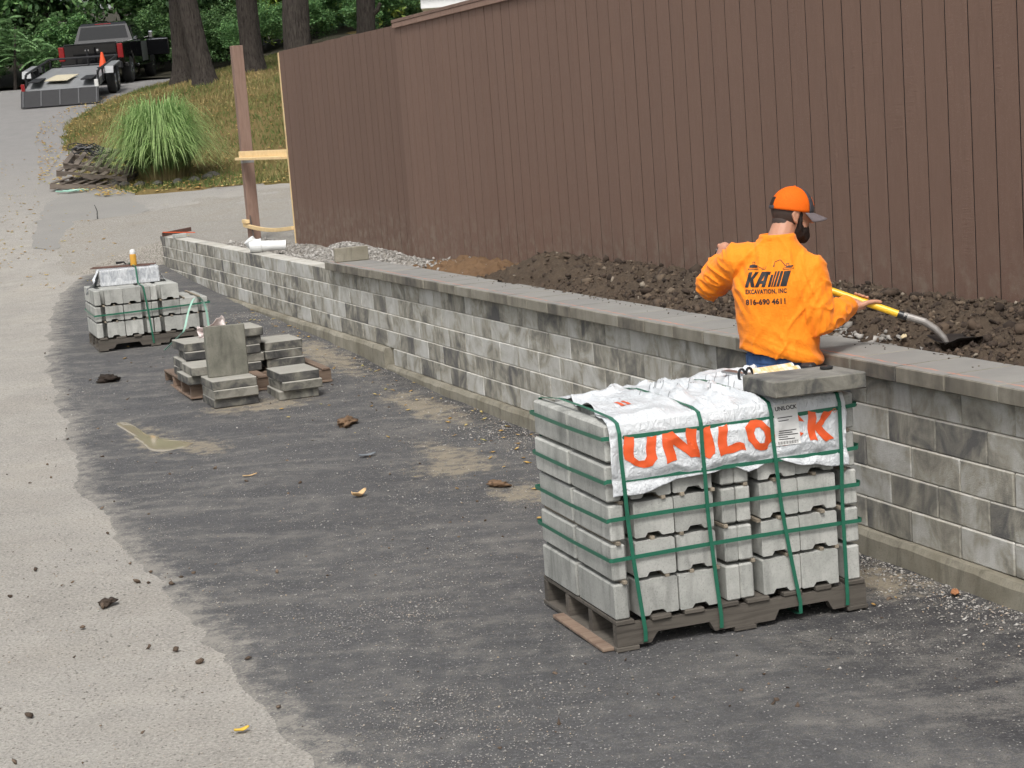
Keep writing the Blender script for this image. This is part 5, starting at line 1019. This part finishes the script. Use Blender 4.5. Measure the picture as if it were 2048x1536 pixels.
# ================================================================ woodland floor under the far trees
t=NT('leaf_litter'); p=t.pos(); M['litter']=t.fin(t.mix(t.noise(p,3,4),(.018,.02,.010),(.05,.04,.022)),.95,t.bump(t.noise(p,20,4),.8,.05))
X,Y=np.meshgrid(np.linspace(-45,30,60),np.linspace(57.6,135,40)); Y=Y+.7*vnoise(X*.5,2.)*(Y<60); lz=np.where(X>lawn_left(Y),lawn_z(X,Y),DZ(Y))
tag(obj('woodland_floor',grid_mesh('woodland_floor',X,Y,lz+.06+.08*fbm(X*.7,Y*.7)),M['litter']),kind='structure')
LOW=[(-22.,59.6,.50,0),(-19.6,58.6,.46,0),(-17.2,59.4,.45,0),(-14.9,60.8,.42,1),(-12.,61.2,.45,0),(-9.6,60.2,.40,0),(-8.0,58.9,.30,1),(-6.,60.6,.40,1),(-3.9,59.4,.36,1),(-1.6,61.,.42,0)]
LW=['in deep shade at the far left edge','in deep shade beside the drive, left edge','at the drive edge, left of the pale fronds','just left of the truck bed','hidden behind the truck bonnet','under the open truck door','between the truck door and leaning trunk','between the leaning and upright trunks','low behind the upright trunk','low behind the widest trunk']
for (x,y,sc,kd),lab in zip(LOW,LW):
    t=thing('understory_shrub','low %s shrub %s'%(KN[kd],lab),'shrub',(x,y,ground_z(x,y)),0.,'low shrubs at the wood edge'); MB().tube([(0,0,-.1),(.1,0,.6),(.1,.1,1.2)],[.06,.04,.02],6).build('stem',M['bark'],t)
    for q in range(2):
        o=obj('crown',CR[(int(-x)+q)%4],None,t); o.material_slots[0].link='OBJECT'; o.material_slots[0].material=FO[kd]; o.location=(q*.8,q*.3,1.05+.5*q); o.scale=(sc*1.05,sc,sc*.8); o.rotation_euler=(0,0,x+q)
# ================================================================ puddles
t=NT('muddy_water'); p=t.pos(); M['water']=t.fin(t.mix(t.noise(p,3,3),(.27,.23,.165),(.36,.305,.22)),.06,t.bump(t.noise(p,14,2),.04,.004),spec=.5)
t=NT('damp_mud'); p=t.pos(); f=t.noise(p,60,3,.7); M['mud']=t.fin(t.mix(f,(.12,.105,.08),(.25,.22,.175)),.5,t.bump(f,.5,.01))
pd=[[(8.18,-2.58),(8.08,-2.47),(7.47,-2.43),(7.0,-2.36),(6.80,-2.24),(6.72,-2.10),(6.62,-2.19),(6.5,-2.37),(6.63,-2.54),(7.14,-2.52),(7.74,-2.56)],[(4.6,-1.14),(4.83,-.94),(4.75,-.69),(4.58,-.67),(4.43,-.84),(4.42,-1.05)],[(3.70,-.98),(3.75,-.83),(3.68,-.68),(3.19,-.82),(3.37,-.95),(3.55,-1.01)]]
def grow(P,k,dk=0.): P=np.array(P); c=P.mean(0); d=P-c; return c+d*k+d/np.linalg.norm(d,axis=1)[:,None]*dk
for i,P in enumerate(pd[:1]):
    blob_sheet('puddle',grow(P,.92),M['water'],.0112,.06 if i==0 else .09,.03)
# ================================================================ loose grit, clods, leaves
OCT=np.array([(1,0,0),(-1,0,0),(0,1,0),(0,-1,0),(0,0,1),(0,0,-1)],float); OF=np.array([(0,2,4),(2,1,4),(1,3,4),(3,0,4),(2,0,5),(1,2,5),(3,1,5),(0,3,5)])
def scatter(name,P,size,flat,baseV,baseF,m,seed,jit=.25):
    rg=np.random.default_rng(seed); n=len(P); k=len(baseV); a=rg.uniform(0,6.28,n); c,s=np.cos(a),np.sin(a)
    V=baseV[None]*(1+jit*rg.normal(size=(n,k,1))); sc=np.stack([size*rg.uniform(.7,1.3,n),size*rg.uniform(.5,1.1,n),size*flat*rg.uniform(.6,1.3,n)],-1); V=V*sc[:,None]
    x=V[...,0]*c[:,None]-V[...,1]*s[:,None]; y=V[...,0]*s[:,None]+V[...,1]*c[:,None]; tx=rg.normal(0,.25,n)[:,None]; V=np.stack([x,y,V[...,2]+x*tx],-1)+P[:,None]
    F=(baseF[None]+(np.arange(n)*k)[:,None,None]).reshape(-1,3); me=np_mesh(name,V.reshape(-1,3),F); fattr(me,'rnd',np.repeat(rg.random(n),k)); o=obj(name,me,m); tag(o,kind='stuff'); return o
def m_scatter(name,stops,rough=.9): t=NT(name); return t.fin(t.ramp(t.attr('rnd'),stops),rough)
M['grit']=m_scatter('pale_grit',[(0,(.20,.19,.17)),(.45,(.33,.315,.29)),(.85,(.50,.48,.45)),(1,(.42,.31,.20))]); M['clod']=m_scatter('brown_clod',[(0,(.05,.035,.025)),(.6,(.12,.085,.06)),(1,(.20,.15,.11))],.95); M['soilclod']=m_scatter('soil_clod',[(0,(.024,.016,.011)),(.5,(.058,.040,.028)),(.85,(.105,.074,.050)),(.97,(.15,.115,.08)),(1,(.28,.24,.19))],.95)
M['stonebits']=m_scatter('gravel_stone',[(0,(.18,.168,.15)),(.5,(.32,.305,.28)),(1,(.48,.46,.43))]); M['leafbits']=m_scatter('fallen_leaf',[(0,(.26,.15,.05)),(.4,(.48,.30,.09)),(.8,(.62,.46,.17)),(1,(.40,.38,.12))],.7)
rg=np.random.default_rng(40)
def on_drive(S,N_,dz=.0): x=G0[0]+UU[0]*S+NN[0]*N_; y=G0[1]+UU[1]*S+NN[1]*N_; return np.stack([x,y,DZ(y)+.006*vnoise(x*1.3,y*1.3)+dz],-1)
n=26000; S=rg.uniform(-1.8,13,n)*rg.uniform(.35,1,n); N_=rg.uniform(-3.0,-.05,n); w_=.30+.9*sst(.45,.75,.5+.5*fbm(S*.9,N_*1.6,3.,3))+.5*sst(-.9,-.1,N_)
keep=rg.random(n)<w_*.75; S,N_=S[keep],N_[keep]; scatter('loose_grit',on_drive(S,N_,.0095),np.clip(rg.lognormal(-5.75,.38,len(S)),.0015,.008),.55,OCT,OF,M['grit'],41)
n=9000; S=rg.uniform(-1.2,14,n); N_=-.06-np.abs(rg.normal(0,.28,n))*(.6+.8*sst(3,8,S)); keep=rg.random(n)<.25+.9*sst(.5,.72,.5+.5*fbm(S*1.1,N_*1.5,8.,3)); S,N_=S[keep],N_[keep]; scatter('loose_grit',on_drive(S,N_,.0098),np.clip(rg.lognormal(-5.25,.4,len(S)),.003,.013),.5,OCT,OF,M['grit'],43)
n=5200; S=rg.uniform(-1.5,9,n)*rg.uniform(.3,1,n); N_=-3.1-rg.gamma(1.5,.55,n); scatter('loose_grit',on_drive(S,N_,.003),np.clip(rg.lognormal(-5.9,.4,n),.0015,.007),.5,OCT,OF,M['grit'],44)
n=12000; S=rg.uniform(-1.6,2.6,n); N_=-2.55+.18*S+rg.normal(0,.33,n); keep=(N_<-.1)&(N_>-3.2)&(rg.random(n)<.15+sst(.45,.7,.5+.5*fbm(S*1.4,N_*1.8,5.,3))); S,N_=S[keep],N_[keep]; scatter('loose_grit',on_drive(S,N_,.0085),np.clip(rg.lognormal(-5.85,.35,len(S)),.0015,.007),.5,OCT,OF,M['grit'],55)
n=900; S=rg.uniform(-1.5,14,n)*rg.uniform(.3,1,n); N_=rg.uniform(-6.,-.2,n); kk=rg.random(n)<sst(.35,.75,.5+.5*fbm(S*.8,N_*.8,6.,3)); S,N_=S[kk],N_[kk]; scatter('dirt_clods',on_drive(S,N_,.010),np.clip(rg.lognormal(-5.15,.55,len(S)),.002,.016),.6,i1V,i1F,M['clod'],45,.4)
big=[(4.17,-3.21),(2.91,-3.25),(2.51,-3.48),(1.68,-3.40),(1.57,-3.30),(1.73,-3.72),(1.34,-3.24),(1.03,-3.99),(3.1,-3.55),(2.2,-3.62),(2.75,-3.1),(.55,-3.62),(5.69,-2.26),(1.25,-3.05),(3.6,-3.9)]
S=np.array([a for a,b in big]); N_=np.array([b for a,b in big]); scatter('dirt_clods',on_drive(S,N_,.014),rg.uniform(.009,.021,len(S)),.7,i1V,i1F,M['clod'],46,.35)
n=9000; S=rg.uniform(-2.,8.2,n)*rg.uniform(.45,1,n); N_=rg.uniform(.36,1.16,n); x=G0[0]+UU[0]*S+NN[0]*N_; y=G0[1]+UU[1]*S+NN[1]*N_; scatter('soil_clods',np.stack([x,y,soil_z(S,N_)+.004],-1),np.clip(rg.lognormal(-5.0,.72,n),.002,.05),.8,i1V,i1F,M['soilclod'],47,.3)
n=420; S=rg.uniform(-1.5,8,n); N_=rg.uniform(0.,.34,n); x=G0[0]+UU[0]*S+NN[0]*N_; y=G0[1]+UU[1]*S+NN[1]*N_; scatter('soil_crumbs',np.stack([x,y,np.full(n,.951)],-1)[N_>.34*rg.random(n)**.4],np.clip(rg.lognormal(-5.2,.5,n),.002,.012)[:int((N_>.34*1).sum())] if False else .005,.7,i1V,i1F,M['soilclod'],48,.2)
n=170; S=rg.normal(2.0,.33,n); N_=rg.uniform(.34,.52,n); x=G0[0]+UU[0]*S+NN[0]*N_; y=G0[1]+UU[1]*S+NN[1]*N_; scatter('gravel_stones',np.stack([x,y,soil_z(S,N_)+.006],-1),np.clip(rg.lognormal(-4.2,.35,n),.006,.03),.7,i1V,i1F,M['stonebits'],49,.2)
n=7000; S=np.concatenate([rg.normal(12.,1.,n//2),rg.uniform(9.5,17.5,n//2)]); N_=np.concatenate([rg.normal(.62,.22,n//2),rg.uniform(.3,1.0,n//2)]); ok=(N_>.24)&(N_<1.1); S,N_=S[ok],N_[ok]; x=G0[0]+UU[0]*S+NN[0]*N_; y=G0[1]+UU[1]*S+NN[1]*N_; scatter('gravel_stones',np.stack([x,y,np.maximum(yard_z(S,N_,y),np.where(S<9.9,soil_z(S,N_),0))+.006],-1),np.clip(rg.lognormal(-4.65,.4,len(S)),.004,.028),.7,i1V,i1F,M['stonebits'],50,.3)
# lawn: short dry grass and fallen leaves
n=60000; y=33.3+rg.random(n)**1.2*22; x=lawn_left(y)+rg.random(n)*(12.); ok=(y>33.5-.045*(x+5)); x,y=x[ok],y[ok]; z=lawn_z(x,y)+.02; s_,n_=SN(x,y); z=np.maximum(z,np.where(n_>0,yard_z(s_,n_,y),0)+.01); a=rg.uniform(0,6.28,len(x)); h=rg.uniform(.04,.11,len(x)); w2=.012
V=np.stack([np.stack([x-w2*np.cos(a),y-w2*np.sin(a),z-.02],-1),np.stack([x+w2*np.cos(a),y+w2*np.sin(a),z-.02],-1),np.stack([x+.04*rg.normal(size=len(x)),y+.04*rg.normal(size=len(x)),z+h],-1)],1)
me=np_mesh('lawn_grass',V.reshape(-1,3),np.arange(len(x)*3).reshape(-1,3)); fattr(me,'rnd',np.repeat(np.clip(.5+.5*fbm(x*.5,y*.5,2.)+.2*rg.normal(size=len(x)),0,1),3)); o=obj('lawn_grass',me,m_scatter('dry_grass',[(0,(.08,.12,.028)),(.35,(.14,.16,.045)),(.65,(.24,.20,.075)),(1,(.36,.27,.12))])); tag(o,kind='stuff')
n=1500; y=33.4+rg.random(n)**1.5*16; x=lawn_left(y)+rg.exponential(2.2,n)-.7; zz=np.array([ground_z(a,b) for a,b in zip(x,y)]); scatter('fallen_leaves',np.stack([x,y,zz+.05],-1),rg.uniform(.022,.05,n),.25,OCT,OF,M['leafbits'],52)
n=420; y=rg.uniform(24,40,n); x=-6.2-.38*(y-24)+rg.normal(0,.9,n); zz=np.array([ground_z(a,b) for a,b in zip(x,y)]); scatter('fallen_leaves',np.stack([x,y,zz+.012],-1),rg.uniform(.015,.035,n),.2,OCT,OF,M['leafbits'],53)
n=160; S=rg.uniform(.3,14,n); N_=-rg.exponential(.35,n)-.07; scatter('fallen_leaves',on_drive(S,N_,.016),rg.uniform(.01,.028,n),.2,OCT,OF,M['leafbits'],54)
b3=bmesh.new(); bmesh.ops.create_icosphere(b3,subdivisions=3,radius=1.); ic3V=np.array([v.co[:] for v in b3.verts]); ic3F=np.array([[v.index for v in f.verts] for f in b3.faces]); b3.free()
# ================================================================ single pieces of litter
def chunk(name,label,cat,s,n,sz,m,seed,dz=.012):
    V=ic3V*np.array(sz); V=V*(1+.55*vnoise(ic3V[:,0]*2.6+seed,ic3V[:,1]*2.6,ic3V[:,2]*2.6)+.40*vnoise(ic3V[:,0]*7,ic3V[:,1]*7+seed,ic3V[:,2]*7))[:,None]; o=obj(name,np_mesh(name,V,ic3F),m); x,y,_=Wp(s,n); o.location=(x,y,float(DZ(y))+dz+sz[2]*.75); o.rotation_euler=(0,0,A0+seed); tag(o,label,cat); return o
M['barkbit']=plain('bark_piece',(.17,.105,.06),.9,var=.6,sc=30,bump=.6); M['chip']=plain('fresh_wood_chip',(.62,.42,.22),.7,var=.15)
chunk('bark_chunk','brown bark chunk lying alone on the dark asphalt below the slab pallet','bark',6.62,-1.06,(.11,.06,.028),M['barkbit'],1.)
chunk('bark_chunk','reddish bark piece beside the puddle left of the front block pallet','bark',3.80,-.92,(.07,.035,.02),M['barkbit'],2.3)
chunk('soil_lump','dark lump of soil on the asphalt in front of the tan block pallet','soil lump',10.1,-2.3,(.09,.07,.035),M['soilclod'],3.); chunk('soil_lump','brown soil crumb heap lying on the edge of the pale old asphalt','soil lump',2.55,-3.45,(.045,.03,.015),M['clod'],4.)
def curl(name,label,cat,s,n,L,W_2,m,rz,lift=.02):
    u=np.linspace(-1,1,9); v=np.linspace(-1,1,5); Uq,Vq=np.meshgrid(u,v); wd=W_2*np.sqrt(np.maximum(1-Uq**2,.03)); Z=lift*(Uq**2*.6+.35*Vq**2)+.2*lift*vnoise(Uq*2,Vq*2)+.004; o=obj(name,grid_mesh(name,Uq*L,Vq*wd,Z),m); x,y,_=Wp(s,n); o.location=(x,y,float(DZ(y))+.012); o.rotation_euler=(0,0,A0+rz); o.modifiers.new('t','SOLIDIFY').thickness=.004; tag(o,label,cat); return o
curl('wood_chip','curled pale wood chip lying alone in the middle of the dark asphalt','wood chip',4.14,-1.70,.055,.026,M['chip'],.5,.035)
curl('shard','flat blue-grey shard on the dark asphalt above the wood chip','shard',5.36,-1.28,.06,.025,plain('slate_grey',(.20,.22,.24),.4),.1,.012)
curl('fallen_leaf','single yellow leaf on the joint between pale and dark asphalt, bottom left','leaf',.36,-3.28,.028,.012,plain('yellow_leaf',(.70,.45,.06),.6),.2,.01)
curl('fallen_leaf','brown leaf on the asphalt to the right of the front block pallet','leaf',1.05,-.18,.045,.020,plain('brown_leaf',(.30,.16,.075),.8),.3,.012); curl('fallen_leaf','orange brown leaf against the wall footing at the right edge','leaf',.30,-.13,.035,.018,plain('rust_leaf',(.34,.15,.065),.8),1.,.015)
curl('wood_chip','thin pale splinter on the asphalt between the front pallet and the slabs','wood chip',5.25,-2.12,.05,.008,M['chip'],.2,.01)
curl('straw_scrap','pale dry straw scrap on the soil under the shovel','straw',1.5,.46,.06,.015,plain('straw',(.62,.52,.33),.8),.9,.01).location.z=.965
